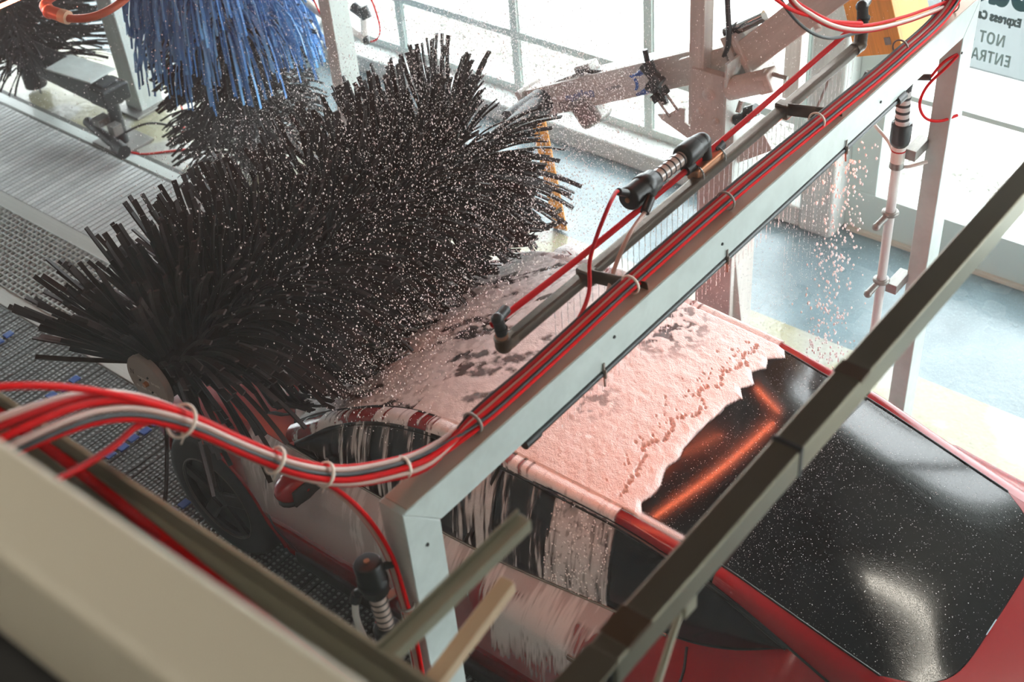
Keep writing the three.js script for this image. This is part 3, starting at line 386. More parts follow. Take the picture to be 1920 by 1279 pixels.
  fill(t, list, 'strip', [M.bristle, M.bristleBrown], 'strips');
}
function wrapBrush(pos, label, tiers, seed, n) {     // upright brush; tiers [yTop, yBottom, length, mats index, droop]
  const t = thing('wash_brush', label, 'brush', pos), r = rng(seed), list = []; let top = 0;
  for (const [ya, yb, len, mat, droop, k] of tiers) { top = Math.max(top, ya); for (let i = 0; i < k; i++) { const a = r() * Math.PI * 2, y = mix(ya, yb, r()), d = V3(Math.cos(a), 0.15 + 0.1 * (r() - 0.5), Math.sin(a)).normalize(), tan = V3(-Math.sin(a), 0, Math.cos(a)); const b = bristle(V3(0.09 * Math.cos(a), y, 0.09 * Math.sin(a)), d, V3(0, 1, 0).addScaledVector(tan, (r() - 0.5) * 3).normalize(), len * (0.85 + 0.3 * r()), 0.014 + 0.006 * r(), 0.004, droop * (0.8 + 0.4 * r()), tan.clone().multiplyScalar(0.3 * (r() - 0.3)), false, 6); b.edge = 0; b.mat = mat === 1 && r() < 0.4 ? 2 : mat; list.push(b); } }
  part(t, 'core', cyl([0, 0.05, 0], [0, top + 0.3, 0], 0.09, 0.09, 28), M.rubber);
  fill(t, list, 'strip', [M.bristle, M.blueStrip, M.blueStripPale], 'strips');
  return t;
}
wrapBrush([-6.80, 0, -4.88], 'tall upright wrap brush with bright blue strips above black ones', [[3.1, 1.12, 0.70, 1, 7.5, 1700], [1.2, 0.14, 0.46, 0, 1.3, 800]], 31);
{ const t = wrapBrush([-9.35, 0, -4.75], 'low black side brush with a few blue strips under the glowing light bar', [[1.55, 1.3, 0.5, 1, 2.2, 26], [1.5, 0.3, 0.62, 0, 0.5, 1100]], 41); void t; }
{ // arm of the side brush
  const t = thing('brush_boom', 'dark swinging arm with a wet pale top plate holding the low side brush', 'brush arm', [-8.1, 0, -4.62]);
  part(t, 'arm_box', [bar([-1.25, 0.42, -0.05], [0.1, 0.42, 0.0], 0.16, 0.2, 0.02, V3(0, 1, 0)), bx(-0.05, 0.16, 0.36, 0.5, -0.12, 0.12, 0.02)], M.blackPipe); part(t, 'top_plate', T(rbox(0.5, 0.012, 0.25, 0.004), -0.25, 0.535, 0.0, 0, 0.1, 0), M.white, 'wet pale top plate');
  part(t, 'pivot_post', cyl([0.08, 0.0, 0.02], [0.08, 0.42, 0.02], 0.05), M.blackPipe); part(t, 'base_plate', bx(-0.12, 0.25, 0.008, 0.03, -0.14, 0.16), M.galv); part(t, 'cylinder', [cyl([-0.2, 0.15, 0.1], [0.25, 0.12, 0.18], 0.04), cyl([0.25, 0.12, 0.18], [0.36, 0.115, 0.2], 0.055, 0.055, 10)], M.rubber); part(t, 'clevis', bx(-0.03, 0.06, 0.2, 0.26, 0.05, 0.16), M.galv); part(t, 'clevis', bx(0.12, 0.2, 0.16, 0.24, 0.06, 0.14), M.galv);
}

// ---------------------------------------------------------------- spray arches with their glowing bars
const ledM = () => std({ color: 0xff6a30, emissive: new THREE.Color(1.0, 0.19, 0.08), emissiveIntensity: 31, roughness: 0.4 });
function arch(x, zn, zf, h, w, d, label) {
  const t = thing('spray_arch', label, 'spray arch', [x, 0, 0]), top = h + 0.13, q = 0.0012;
  part(t, 'beam', prismX([[zn + w - q, top], [zf - w + q, top], [zf + q, h], [zn - q, h]], -d, 0), M.white);
  part(t, 'post', prismX([[zn + w, top], [zn, h], [zn, 0.0], [zn + w, 0.0]], -d, 0), M.white); part(t, 'post', prismX([[zf - w, top], [zf - w, 0.0], [zf, 0.0], [zf, h]], -d, 0), M.white);
  part(t, 'top_plate', box(-d + 0.004, -0.004, top, top + 0.003, zn + w - 0.02, zf - w + 0.02), M.topPlate, 'brownish wet top plate of the beam');
  for (const z of [zn + w / 2, zf - w / 2]) part(t, 'foot_plate', bx(-d - 0.06, 0.06, 0.0, 0.022, z - 0.12, z + 0.12), M.galv);
  return t;
}
function lightBar(a, b, label, power, leg) {
  a = A(a); b = A(b); const t = thing('light_bar', label, 'light bar', [0, 0, 0]); part(t, 'glowing_tube', leg ? tube([a, a.clone().lerp(b, 0.5), b.clone().add(V3(0, 0, 0.03)), b.clone().add(V3(0, -0.02, 0)), A(leg)], 0.012, 60, 10) : cyl(a, b, 0.012, 0.012, 10), ledM());
  part(t, 'backing_channel', [bar(a.clone().add(V3(0, 0.026, 0)), b.clone().add(V3(0, 0.026, 0)), 0.04, 0.02, 0.003, V3(0, 1, 0))], M.bright); for (const k of [0.12, 0.88]) { const q = a.clone().lerp(b, k), hy = q.y > 4 ? 6.3 : 2.46; part(t, 'hanger', cyl([q.x, q.y + 0.03, q.z], [q.x + (q.y > 4 ? 0 : q.x > -3 ? 0.1 : 0.14), hy, q.z], 0.006, 0.006, 8), M.galv); }
  const L = a.distanceTo(b), m = a.clone().add(b).multiplyScalar(0.5), l = new THREE.RectAreaLight(new THREE.Color(1, 0.19, 0.1), power, L, 0.024); l.position.copy(m).add(V3(0, -0.016, 0)); l.up.set(1, 0, 0); l.lookAt(m.clone().add(V3(0, -1, 0)));
  l.quaternion.setFromRotationMatrix(new THREE.Matrix4().makeBasis(b.clone().sub(a).normalize(), V3(0, 1, 0).cross(b.clone().sub(a).normalize()), V3(0, 1, 0))); scene.add(l); return t;
}
{
  const t = arch(-1.81, -1.623, -4.852, 2.40, 0.128, 0.088, 'white box-section spray arch spanning the red car roof, nearest the camera');
  for (const [z, y] of [[-1.56, 2.36], [-4.86, 2.33], [-2.42, 2.49], [-4.12, 2.46], [-3.02, 2.47]]) part(t, 'screw', cyl([-0.002, y, z], [0.004, y, z], 0.006, 0.005, 8), M.rubber);
  arch(-5.62, -1.70, -4.80, 2.52, 0.15, 0.1, 'second white spray arch standing further along the conveyor beside the brushes');
  const p = thing('support_post', 'thick pale square post standing beside the low black brush', 'post', [-8.36, 0, -5.08]); part(p, 'post', bx(-0.10, 0.10, 0, 5, -0.11, 0.11, 0.01), M.white); part(p, 'foot_plate', bx(-0.16, 0.16, 0.008, 0.03, -0.2, 0.2), M.galv);
  lightBar([-2.03, 2.2, -1.9], [-2.03, 2.2, -4.2], 'glowing orange light bar slung behind the near arch beam, mirrored in the glass roof', 8); lightBar([-2.04, 2.15, -4.30], [-2.22, 2.08, -4.32], 'short end piece of the glowing light bar at the far side', 6);
  lightBar([-5.86, 2.36, -1.9], [-5.82, 2.36, -4.3], 'glowing orange light bar above the low black side brush', 16);
  lightBar([-3.0, 4.3, -1.4], [-3.0, 4.3, -5.6], 'long orange light bar hung high above the car', 5);
}
{ // spray bar
  const t = thing('spray_bar', 'wet brown steel spray bar bracketed to the near arch', 'spray bar', [-2.06, 2.49, 0]);
  part(t, 'pipe', bar([0, 0, -2.23], [0, 0, -4.40], 0.042, 0.042, 0.012), M.steel);
  part(t, 'elbow', [cyl([0, 0, -2.25], [0, 0, -2.205], 0.026, 0.026, 16), T(new THREE.SphereGeometry(0.0275, 16, 12), 0, 0, -2.205), cyl([0, 0, -2.205], [0, 0.035, -2.2], 0.026, 0.026, 16)], M.steel); part(t, 'elbow', [cyl([0, 0, -4.38], [0, 0, -4.43], 0.026, 0.026, 16), T(new THREE.SphereGeometry(0.027, 16, 12), 0, 0, -4.43), cyl([0, 0, -4.43], [0, 0.08, -4.435], 0.026, 0.026, 16)], M.steel);
  part(t, 'collar', cyl([0, 0.035, -2.2], [0, 0.046, -2.199], 0.02), M.brass); part(t, 'collar', cyl([0, 0.08, -4.435], [0, 0.09, -4.436], 0.02), M.brass);
  for (const z of [-2.62, -3.84]) { const b = part(t, 'bracket', [bar([0.02, 0.005, z], [0.235, 0.045, z], 0.05, 0.006, 0.002, V3(0, 0, 1)), bx(-0.028, 0.028, -0.03, 0.028, z - 0.022, z + 0.022, 0.004)], M.steel); for (const k of [0.06, 0.14]) part(b, 'bolt', cyl([k, 0.012 + k * 0.18, z], [k, 0.022 + k * 0.18, z], 0.011, 0.009, 10), M.steel); }
  const f = [-2.06, 0]; void f;
  solo('air_hose', 'straight bright red hose lying along the wet brown spray bar', 'hose', tube([[-2.085, 2.565, -2.19], [-2.086, 2.548, -2.6], [-2.085, 2.545, -3.1], [-2.087, 2.548, -3.7], [-2.085, 2.565, -4.2], [-2.06, 2.60, -4.425]], 0.0105, 60, 10), M.redHose);
  const fit = thing('push_fitting', 'black elbow push fitting on the near end of the spray bar', 'fitting', [-2.06, 2.537, -2.2]); part(fit, 'body', [cyl([0, 0, 0], [-0.005, 0.05, 0.004], 0.018, 0.018, 12), T(new THREE.SphereGeometry(0.02, 14, 10), -0.007, 0.055, 0.004), cyl([-0.007, 0.055, 0.004], [-0.02, 0.05, -0.05], 0.017, 0.017, 12)], M.blackPlastic); part(fit, 'ring', cyl([0, 0.014, 0], [0, 0.022, 0], 0.021, 0.021, 12), M.blackPlastic);
  const f2 = dupe(fit, [-2.06, 2.582, -4.436], 'black elbow push fitting on the far end of the spray bar', [0, 0, 0]); f2.scale.set(1.25, 1.25, 1.25);
}
function dosing(name, label, a, b, s = 1) {   // a foam generator: black caps on a ribbed clear barrel
  const t = thing(name, label, 'foam generator'); a = A(a); b = A(b); const L = a.distanceTo(b), at = (k) => a.clone().lerp(b, k);
  part(t, 'cap', lathe([[0.0, 0], [0.036 * s, 0.0], [0.042 * s, 0.08], [0.042 * s, 0.55], [0.046 * s, 0.57], [0.046 * s, 0.75], [0.040 * s, 0.77], [0.040 * s, 1], [0, 1]], at(0), at(0.34)), M.blackPlastic); part(t, 'barrel', cyl(at(0.3), at(0.76), 0.0255 * s, 0.0255 * s, 24), M.ribClear);
  for (let k = 0; k < 6; k++) part(t, 'ring', lathe([[0.0255 * s, 0], [0.0275 * s, 0.3], [0.0275 * s, 0.7], [0.0255 * s, 1]], at(0.375 + k * 0.066), at(0.394 + k * 0.066)), M.ringBlack);
  part(t, 'cap', lathe([[0, 0], [0.034 * s, 0], [0.042 * s, 0.15], [0.042 * s, 0.75], [0.034 * s, 0.8], [0.034 * s, 1], [0, 1]], at(0.74), at(1)), M.blackPlastic); part(t, 'end_screw', cyl(at(-0.012), at(0.004), 0.009 * s, 0.009 * s, 10), M.brass); return t;
}
{
  const t = dosing('foam_generator', 'black and ribbed clear foam generator mounted over the spray bar', [-2.10, 2.60, -2.905], [-2.10, 2.592, -3.325], 1.0);
  part(t, 'elbow', [T(new THREE.SphereGeometry(0.034, 16, 12), -2.1, 2.592, -3.345), cyl([-2.1, 2.592, -3.345], [-2.085, 2.515, -3.34], 0.031, 0.031, 16), cyl([-2.1, 2.595, -3.30], [-2.1, 2.592, -3.33], 0.037, 0.037, 16)], M.blackPlastic); part(t, 'manifold', [bar([-2.075, 2.515, -3.25], [-2.075, 2.515, -3.42], 0.05, 0.05, 0.01), cyl([-2.085, 2.49, -3.34], [-2.085, 2.53, -3.34], 0.03, 0.03, 14)], M.brass); part(t, 'clamp', [T(new THREE.TorusGeometry(0.034, 0.004, 6, 24), -2.075, 2.51, -3.27), T(new THREE.TorusGeometry(0.034, 0.004, 6, 24), -2.075, 2.51, -3.41)], M.bright);
  part(t, 'push_fitting', [cyl([-2.085, 2.55, -3.26], [-2.085, 2.548, -3.22], 0.022, 0.02, 12), cyl([-2.085, 2.53, -3.40], [-2.085, 2.535, -3.45], 0.022, 0.02, 12), cyl([-2.09, 2.585, -2.99], [-2.045, 2.60, -2.955], 0.014, 0.014, 10), cyl([-2.045, 2.60, -2.955], [-2.03, 2.58, -2.90], 0.016, 0.016, 10), cyl([-2.1, 2.63, -2.90], [-2.1, 2.66, -2.855], 0.013, 0.013, 10)], M.blackPlastic);
  solo('air_hose', 'thin dark red tube curving down from the foam generator to the beam', 'hose', tube([[-2.10, 2.665, -2.85], [-2.05, 2.72, -2.77], [-2.0, 2.744, -2.663], [-2.0, 2.679, -2.605], [-1.99, 2.62, -2.55], [-1.93, 2.575, -2.46], [-1.88, 2.56, -2.30], [-1.865, 2.56, -2.05]], 0.0065, 60, 8), M.redHoses[1]);
  solo('air_hose', 'pale clear tube hanging from the foam generator down behind the beam', 'hose', tube([[-2.03, 2.58, -2.9], [-2.0, 2.581, -2.771], [-1.99, 2.52, -2.68], [-1.95, 2.47, -2.57], [-1.925, 2.42, -2.48]], 0.0075, 40, 8), M.clearHose);
  const n = dosing('foam_generator', 'black foam generator with a ribbed grey barrel hanging by the near arch post', [-1.90, 2.362, -1.42], [-1.866, 2.03, -1.42], 0.95);
  part(n, 'push_fitting', [cyl([-1.89, 2.28, -1.405], [-1.925, 2.25, -1.385], 0.013, 0.013, 10), cyl([-1.925, 2.25, -1.385], [-1.935, 2.215, -1.38], 0.016, 0.016, 10), cyl([-1.89, 2.33, -1.43], [-1.86, 2.33, -1.475], 0.012, 0.012, 10)], M.blackPlastic);
  part(n, 'elbow', [cyl([-1.866, 2.03, -1.42], [-1.862, 1.97, -1.42], 0.024, 0.024, 14)], M.blackPlastic);
  solo('air_hose', 'white tube looping down beside the hanging foam generator', 'hose', tube([[-1.935, 2.215, -1.38], [-1.94, 2.14, -1.375], [-1.92, 2.06, -1.375], [-1.885, 1.99, -1.385], [-1.855, 1.945, -1.42], [-1.85, 1.86, -1.44]], 0.0095, 40, 8), M.whiteHose);
  solo('air_hose', 'short red tube behind the hanging foam generator', 'hose', tube([[-1.91, 2.14, -1.43], [-1.915, 2.05, -1.42], [-1.90, 1.97, -1.42], [-1.87, 1.90, -1.43]], 0.008, 30, 8), M.redHose);
  part(n, 'hanger', bar([-1.885, 2.2, -1.44], [-1.87, 2.2, -1.495], 0.03, 0.006), M.galv);
}
{ // black pipe under the beam and the dosing pipe by the far post
  const t = thing('air_pipe', 'long black pipe tied under the front edge of the near arch beam', 'pipe', [0, 0, 0]); part(t, 'pipe', cyl([-1.816, 2.387, -2.03], [-1.816, 2.387, -4.30], 0.0125, 0.0125, 14), M.blackPipe); part(t, 'end_cap', cyl([-1.816, 2.387, -1.985], [-1.816, 2.387, -2.05], 0.017, 0.017, 14), M.blackPlastic); part(t, 'end_cap', cyl([-1.816, 2.387, -4.27], [-1.816, 2.387, -4.33], 0.022, 0.022, 14), M.blackPlastic);
  for (const [i, z] of [-2.36, -3.05, -3.86].entries()) { const k = thing('zip_tie', ['grey zip tie holding the black pipe near its left end, above the foamed roof', 'grey zip tie holding the black pipe at the middle of the beam', 'grey zip tie holding the black pipe near the far post'][i], 'zip tie'); part(k, 'band', [bx(-1.835, -1.797, 2.372, 2.404, z - 0.004, z + 0.004, 0.003), bx(-1.808, -1.804, 2.40, 2.43, z - 0.004, z + 0.004, 0.001)], M.darkTie); part(k, 'tail', cyl([-1.806, 2.374, z], [-1.80, 2.345, z + 0.006], 0.0035, 0.0035, 6), i ? M.copper : M.darkTie); }
  const d = thing('dosing_pipe', 'grey ribbed and white pipe standing beside the far arch post', 'pipe', [-1.965, 0, -4.72]);
  part(d, 'pipe', [cyl([0, 0.01, 0], [0, 1.90, 0], 0.0215, 0.0215, 18)], M.pvc); part(d, 'label_sleeve', cyl([0, 1.83, 0], [0, 1.91, 0], 0.031, 0.031, 18), M.whiteHose); part(d, 'sleeve_band', cyl([0, 1.885, 0], [0, 1.892, 0], 0.0315, 0.0315, 18), M.redHoses[1]); part(d, 'collar', cyl([0, 1.80, 0], [0, 1.83, 0], 0.033, 0.03, 18), M.galv);
  part(d, 'coupling', lathe([[0.025, 0], [0.04, 0.15], [0.045, 0.3], [0.045, 1], [0.03, 1]], [0, 1.905, 0], [0, 2.02, 0]), M.blackPipe); part(d, 'barrel', cyl([0, 2.0, 0], [-0.01, 2.19, 0], 0.03, 0.03, 18), M.pvc); for (let k = 0; k < 4; k++) part(d, 'ring', cyl([-0.003 - k * 0.0018, 2.04 + k * 0.033, 0], [-0.003 - k * 0.0018, 2.052 + k * 0.033, 0], 0.0315, 0.0315, 18), M.rubber); part(d, 'head', [cyl([-0.01, 2.17, 0], [0, 2.27, 0], 0.03, 0.03, 14), cyl([0.0, 2.24, 0.0], [0.09, 2.26, -0.01], 0.014, 0.014, 10)], M.blackPipe);
  for (const y of [1.56, 1.18]) part(d, 'pipe_clamp', [T(new THREE.TorusGeometry(0.028, 0.012, 8, 20), 0, y, 0, Math.PI / 2), cyl([0, y, 0], [-0.02, y - 0.035, 0.075], 0.016, 0.018, 10), T(new THREE.SphereGeometry(0.02, 10, 8), -0.022, y - 0.04, 0.08)], M.galv, 'wet grey clamp');
  for (const y of [1.87, 1.14]) part(d, 'bracket', bx(0.02, 0.075, y - 0.025, y + 0.025, -0.155, -0.01, 0.003), M.galv);
  solo('air_hose', 'pink-red tube looped from the dosing pipe head beside the far post', 'hose', tube([[-1.875, 2.26, -4.73], [-1.85, 2.31, -4.79], [-1.82, 2.325, -4.85], [-1.83, 2.30, -4.80], [-1.88, 2.22, -4.72], [-1.90, 2.13, -4.72], [-1.88, 2.05, -4.76], [-1.84, 2.02, -4.82], [-1.80, 2.02, -4.90]], 0.0065, 70, 8), M.redHose);
  solo('air_hose', 'white tube hanging down in the bay left of the dosing pipe', 'hose', tube([[-2.16, 2.2, -4.75], [-2.17, 2.08, -4.75], [-2.14, 1.96, -4.78], [-2.05, 1.86, -4.80], [-1.95, 1.80, -4.74], [-1.86, 1.82, -4.8]], 0.008, 50, 8), M.whiteHose);
}
{ // hoses
  const lo = [[-1.895, 3.424, -0.631], [-1.913, 3.381, -0.741], [-1.953, 3.301, -0.879], [-1.988, 3.196, -0.993], [-1.993, 3.062, -1.103], [-1.968, 2.904, -1.213], [-1.927, 2.793, -1.301], [-1.90, 2.702, -1.40], [-1.878, 2.635, -1.517], [-1.862, 2.580, -1.65], [-1.862, 2.558, -1.85], [-1.865, 2.552, -2.1], [-1.876, 2.55, -2.6], [-1.874, 2.55, -3.2], [-1.856, 2.55, -3.8], [-1.842, 2.552, -4.3], [-1.85, 2.57, -4.75], [-1.87, 2.70, -5.0], [-1.90, 3.0, -5.2]];
  const r = rng(3), spec = [[0.007, M.clearHose, 'clear'], [0.008, 0, 'red'], [0.0075, 1, 'red'], [0.0095, M.clearHose, 'clear'], [0.0075, 2, 'red'], [0.007, M.rubber, 'black'], [0.0075, 1, 'red'], [0.007, M.clearHose, 'clear'], [0.008, 0, 'red'], [0.0055, M.rubber, 'black']];
  spec.forEach(([rad, m, c], i) => {
    const off = (k) => { const a = i * 0.63 + k * 0.22, sp = k < 4 ? 0.034 - k * 0.003 : k < 10 ? 0.022 : 0.019; return [Math.cos(a) * sp, Math.sin(a) * sp]; };
    const pts = lo.map((p, k) => { const [a, b] = off(k), on = k > 9; return [p[0] + (on ? (i % 5 - 2) * 0.0105 + 0.004 * (noise(i * 3, k * 0.7) - 0.5) : a), p[1] + (on ? (i >= 5 ? 0.013 : 0) + rad * 0.4 - 0.004 + (k === 17 || k === 18 ? b : 0) : b), p[2] + (on ? 0 : a * 0.5)]; });
    if (i === 4) pts.splice(0, 5, [-1.892, 3.538, -0.673], [-1.901, 3.471, -0.766], [-1.937, 3.362, -0.875], [-1.967, 3.244, -0.978], [-1.994, 3.10, -1.09]);
    if (i === 6) pts.splice(0, 5, [-1.842, 3.301, -0.716], [-1.884, 3.25, -0.797], [-1.926, 3.207, -0.887], [-1.972, 3.17, -0.979], [-1.985, 3.10, -1.06]);
    const own = { 0: 'pale clear hose in the bundle, topmost on the left swoop', 3: 'widest pale clear hose along the lower side of the swooping bundle', 4: 'red hose arching highest above the bundle at the left edge', 5: 'black cable running in the red hose bundle over the beam', 6: 'red hose that leaves the bundle and drops back to the near rail', 7: 'pale clear hose squeezed between the red hoses of the bundle', 9: 'thin black cable along the outer edge of the hose bundle' };
    solo(c === 'black' ? 'cable' : 'air_hose', own[i] ?? { 1: 'red hose on the upper camera side of the bundle swooping onto the arch beam', 2: 'dark red hose on the inner side of the bundle along the arch beam', 8: 'red hose lowest in the hanging bundle, on top along the beam' }[i], c === 'black' ? 'cable' : 'hose', tube(pts, rad, 170, 8), typeof m === 'number' ? M.redHoses[m] : m, own[i] ? undefined : 'red hoses of the main bundle');
  });
  const dn = [[-1.921, 2.742, -1.337], [-1.914, 2.633, -1.399], [-1.894, 2.504, -1.448], [-1.872, 2.355, -1.477], [-1.85, 2.213, -1.476], [-1.842, 2.10, -1.478], [-1.836, 1.9, -1.474], [-1.836, 1.4, -1.474]];
  [[0.0095, M.clearHose, 'clear hose running down the near arch post under a zip tie', 0], [0.0065, M.redHose, 'red hose running down the near arch post beside the clear hose', 0.017], [0.0055, M.redHoses[1], 'thinner red hose on the left of the clear hose down the near post', -0.014]].forEach(([rad, m, l, o]) => solo('air_hose', l, 'hose', tube(dn.map((p, k) => [p[0] + o * 0.9, p[1] + o * 0.35 * (k < 4 ? 1 : 0.2), p[2] + 0.004]), rad, 80, 8), m));
  const tie = (p, ax, rad, l, m = M.tie) => { const t = thing('zip_tie', l, 'zip tie', p), g = new THREE.TorusGeometry(rad, 0.0032, 6, 28); g.scale(1, 1, 1.6); const q = new THREE.Quaternion().setFromUnitVectors(V3(0, 0, 1), A(ax).normalize()); g.applyQuaternion(q); part(t, 'band', g, m); part(t, 'lock', T(rbox(0.012, 0.01, 0.012, 0.003), 0, -rad, 0.004), m); part(t, 'tail', cyl([0, -rad, 0], [-0.012, -rad - 0.03, 0.012], 0.0022, 0.0016, 5), m); return t; };
  tie([-1.991, 3.09, -1.08], [0, -1, -0.7], 0.038, 'pale zip tie round the hose bundle, leftmost above the front wheel'); tie([-1.945, 2.85, -1.255], [0.3, -0.8, -0.6], 0.033, 'pale zip tie round the middle of the hanging hose bundle'); tie([-1.91, 2.735, -1.36], [0.2, -0.7, -0.7], 0.031, 'pale zip tie at the lowest part of the hose bundle'); tie([-1.87, 2.605, -1.575], [0.1, -0.35, -1], 0.029, 'pale zip tie just before the bundle meets the beam');
  tie([-1.845, 2.165, -1.478], [0, -1, 0], 0.023, 'grey zip tie on the hoses down the near arch post', M.darkTie);
  for (const [i, z] of [-1.84, -2.58, -3.12, -3.72, -4.36].entries()) tie([-1.862, 2.562, z], [0, 0, 1], i === 2 ? 0.033 : 0.031, ['thick grey tie at the beam end of the hose bundle', 'thin pale tie on the bundle beside the near spray bar bracket', 'grey tie on the bundle at mid beam', 'pale tie on the bundle beside the far spray bar bracket', 'pale tie on the bundle close to the far post'][i], i % 2 ? M.tie : M.darkTie);
  const lp = [[-1.95, 3.3, -3.45], [-1.92, 3.084, -3.565], [-1.90, 2.975, -3.69], [-1.89, 2.872, -3.846], [-1.885, 2.765, -4.07], [-1.88, 2.66, -4.40], [-1.875, 2.605, -4.62], [-1.865, 2.56, -4.80], [-1.855, 2.545, -4.6], [-1.85, 2.545, -4.3]];
  [[0.0065, M.redHose, 'red hose of the loop sagging past the yellow counterweight', 0, 0.008], [0.0075, M.clearHose, 'pale hose of the loop sagging past the yellow counterweight', 0.008, -0.006], [0.006, M.rubber, 'black cable of the loop sagging past the yellow counterweight', -0.012, -0.016], [0.0065, M.redHoses[1], 'second, darker red hose of the loop by the yellow counterweight', 0.006, -0.014]].forEach(([rad, m, l, a, b], i) => solo(i === 2 ? 'cable' : 'air_hose', l, i === 2 ? 'cable' : 'hose', tube(lp.map((p, k) => [p[0] + a, p[1] + b - (i === 2 && k > 1 && k < 4 ? 0.03 : 0), p[2] + (i === 2 ? 0.02 : 0)]), rad, 90, 8), m));
  solo('air_hose', 'single red hose slanting in from the top edge to the loop', 'hose', tube([[-1.93, 3.22, -3.35], [-1.91, 3.05, -3.55], [-1.895, 2.96, -3.70], [-1.89, 2.89, -3.83], [-1.885, 2.79, -4.05]], 0.0065, 40, 8), M.redHoses[2]);
  tie([-1.86, 2.565, -4.79], [0, 0, 1], 0.036, 'dark round clip where the loop joins the bundle at the beam end', M.darkTie);
}

// ---------------------------------------------------------------- brush tower, arm and counterweight
{
  const t = thing('brush_tower', 'grey steel tower with sensor brackets that carries the brush arm', 'tower', [-2.8985, 0.325, -4.75]); t.scale.setScalar(0.935);
  part(t, 'mast', bx(-0.14, -0.055, 1.46, 4.2, -0.03, 0.055, 0.004), M.coat); part(t, 'mast', bx(0.16, 0.25, 1.5, 4.2, -0.45, -0.37, 0.004), M.coat);
  part(t, 'lower_plate', prismX([[0.02, 1.46], [-0.02, 1.46], [-0.02, -0.345], [0.02, -0.345]], -0.10, 0.13, 0.004), M.coat); part(t, 'side_plate', bx(0.115, 0.135, 0.7, 1.52, -0.16, 0.06, 0.003), M.white); part(t, 'column', bx(-0.09, 0.11, -0.345, 1.4, -0.26, -0.06, 0.006), M.coat);
  part(t, 'gusset', T(new THREE.ExtrudeGeometry(new THREE.Shape([[0.12, -0.33], [0.25, -0.33], [0.12, 0.65]].map((p) => new THREE.Vector2(...p))), { depth: 0.012, bevelEnabled: false }), 0, 0, -0.05), M.coat); part(t, 'foot_plate', bx(-0.2, 0.26, -0.345, -0.32, -0.3, 0.15), M.galv);
  const sp = T(new THREE.ExtrudeGeometry(new THREE.Shape([[-0.36, 1.43], [-0.33, 1.405], [-0.10, 1.32], [-0.10, 1.40], [-0.19, 1.435], [-0.19, 1.51], [-0.225, 1.51], [-0.29, 1.455]].map((p) => new THREE.Vector2(...p))), { depth: 0.012, bevelEnabled: false }), 0, 0, 0.0);
  part(t, 'sensor_plate', sp, M.coat); part(t, 'sensor_plate', T(rbox(0.25, 0.1, 0.012, 0.003), 0.20, 1.40, 0.0, 0, 0, 0.62), M.coat);
  for (const [x, y] of [[-0.36, 1.545], [-0.31, 1.60]]) { const s = part(t, 'sensor', [cyl([x - 0.012, y + 0.012, 0.03], [x + 0.02, y - 0.02, 0.03], 0.026, 0.026, 16)], M.blackPipe); part(s, 'sensor_rod', cyl([x + 0.018, y - 0.018, 0.03], [x + 0.085, y - 0.1, 0.02], 0.008, 0.008, 8), M.galv); }
  for (const [x, y] of [[0.16, 1.575], [0.215, 1.635]]) { const s = part(t, 'sensor', cyl([x - 0.028, y - 0.018, 0.03], [x + 0.028, y + 0.018, 0.03], 0.032, 0.032, 16), M.blackPipe); part(s, 'sensor_rod', cyl([x - 0.09, y - 0.07, 0.025], [x - 0.02, y - 0.01, 0.03], 0.012, 0.012, 8), M.galv); }
  part(t, 'bearing_housing', [bx(-0.12, 0.10, 1.44, 1.80, 0.02, 0.07, 0.006)], M.coat); part(t, 'bearing_plate', bx(0.10, 0.115, 1.50, 1.90, -0.02, 0.11, 0.003), M.white); for (const [x, y, rr] of [[-0.01, 1.68, 0.034], [-0.06, 1.57, 0.02], [0.04, 1.54, 0.02]]) part(t, 'bolt', lathe([[0, 1], [rr * 0.6, 1], [rr * 0.65, 0.6], [rr, 0.55], [rr, 0]], [x, y, 0.07], [x, y, 0.085], 20), M.coat);
  part(t, 'gear_motor', [cyl([0.10, 1.74, 0.06], [0.30, 1.83, 0.03], 0.058, 0.058, 20), bar([0.26, 1.81, 0.03], [0.33, 1.845, 0.025], 0.11, 0.10, 0.01)], M.coat, 'grey gear motor'); part(t, 'motor_bolt', [cyl([0.32, 1.87, 0.03], [0.40, 1.87, 0.03], 0.011, 0.011, 8), cyl([0.18, 1.70, 0.07], [0.18, 1.65, 0.1], 0.016, 0.016, 8)], M.galv);
}
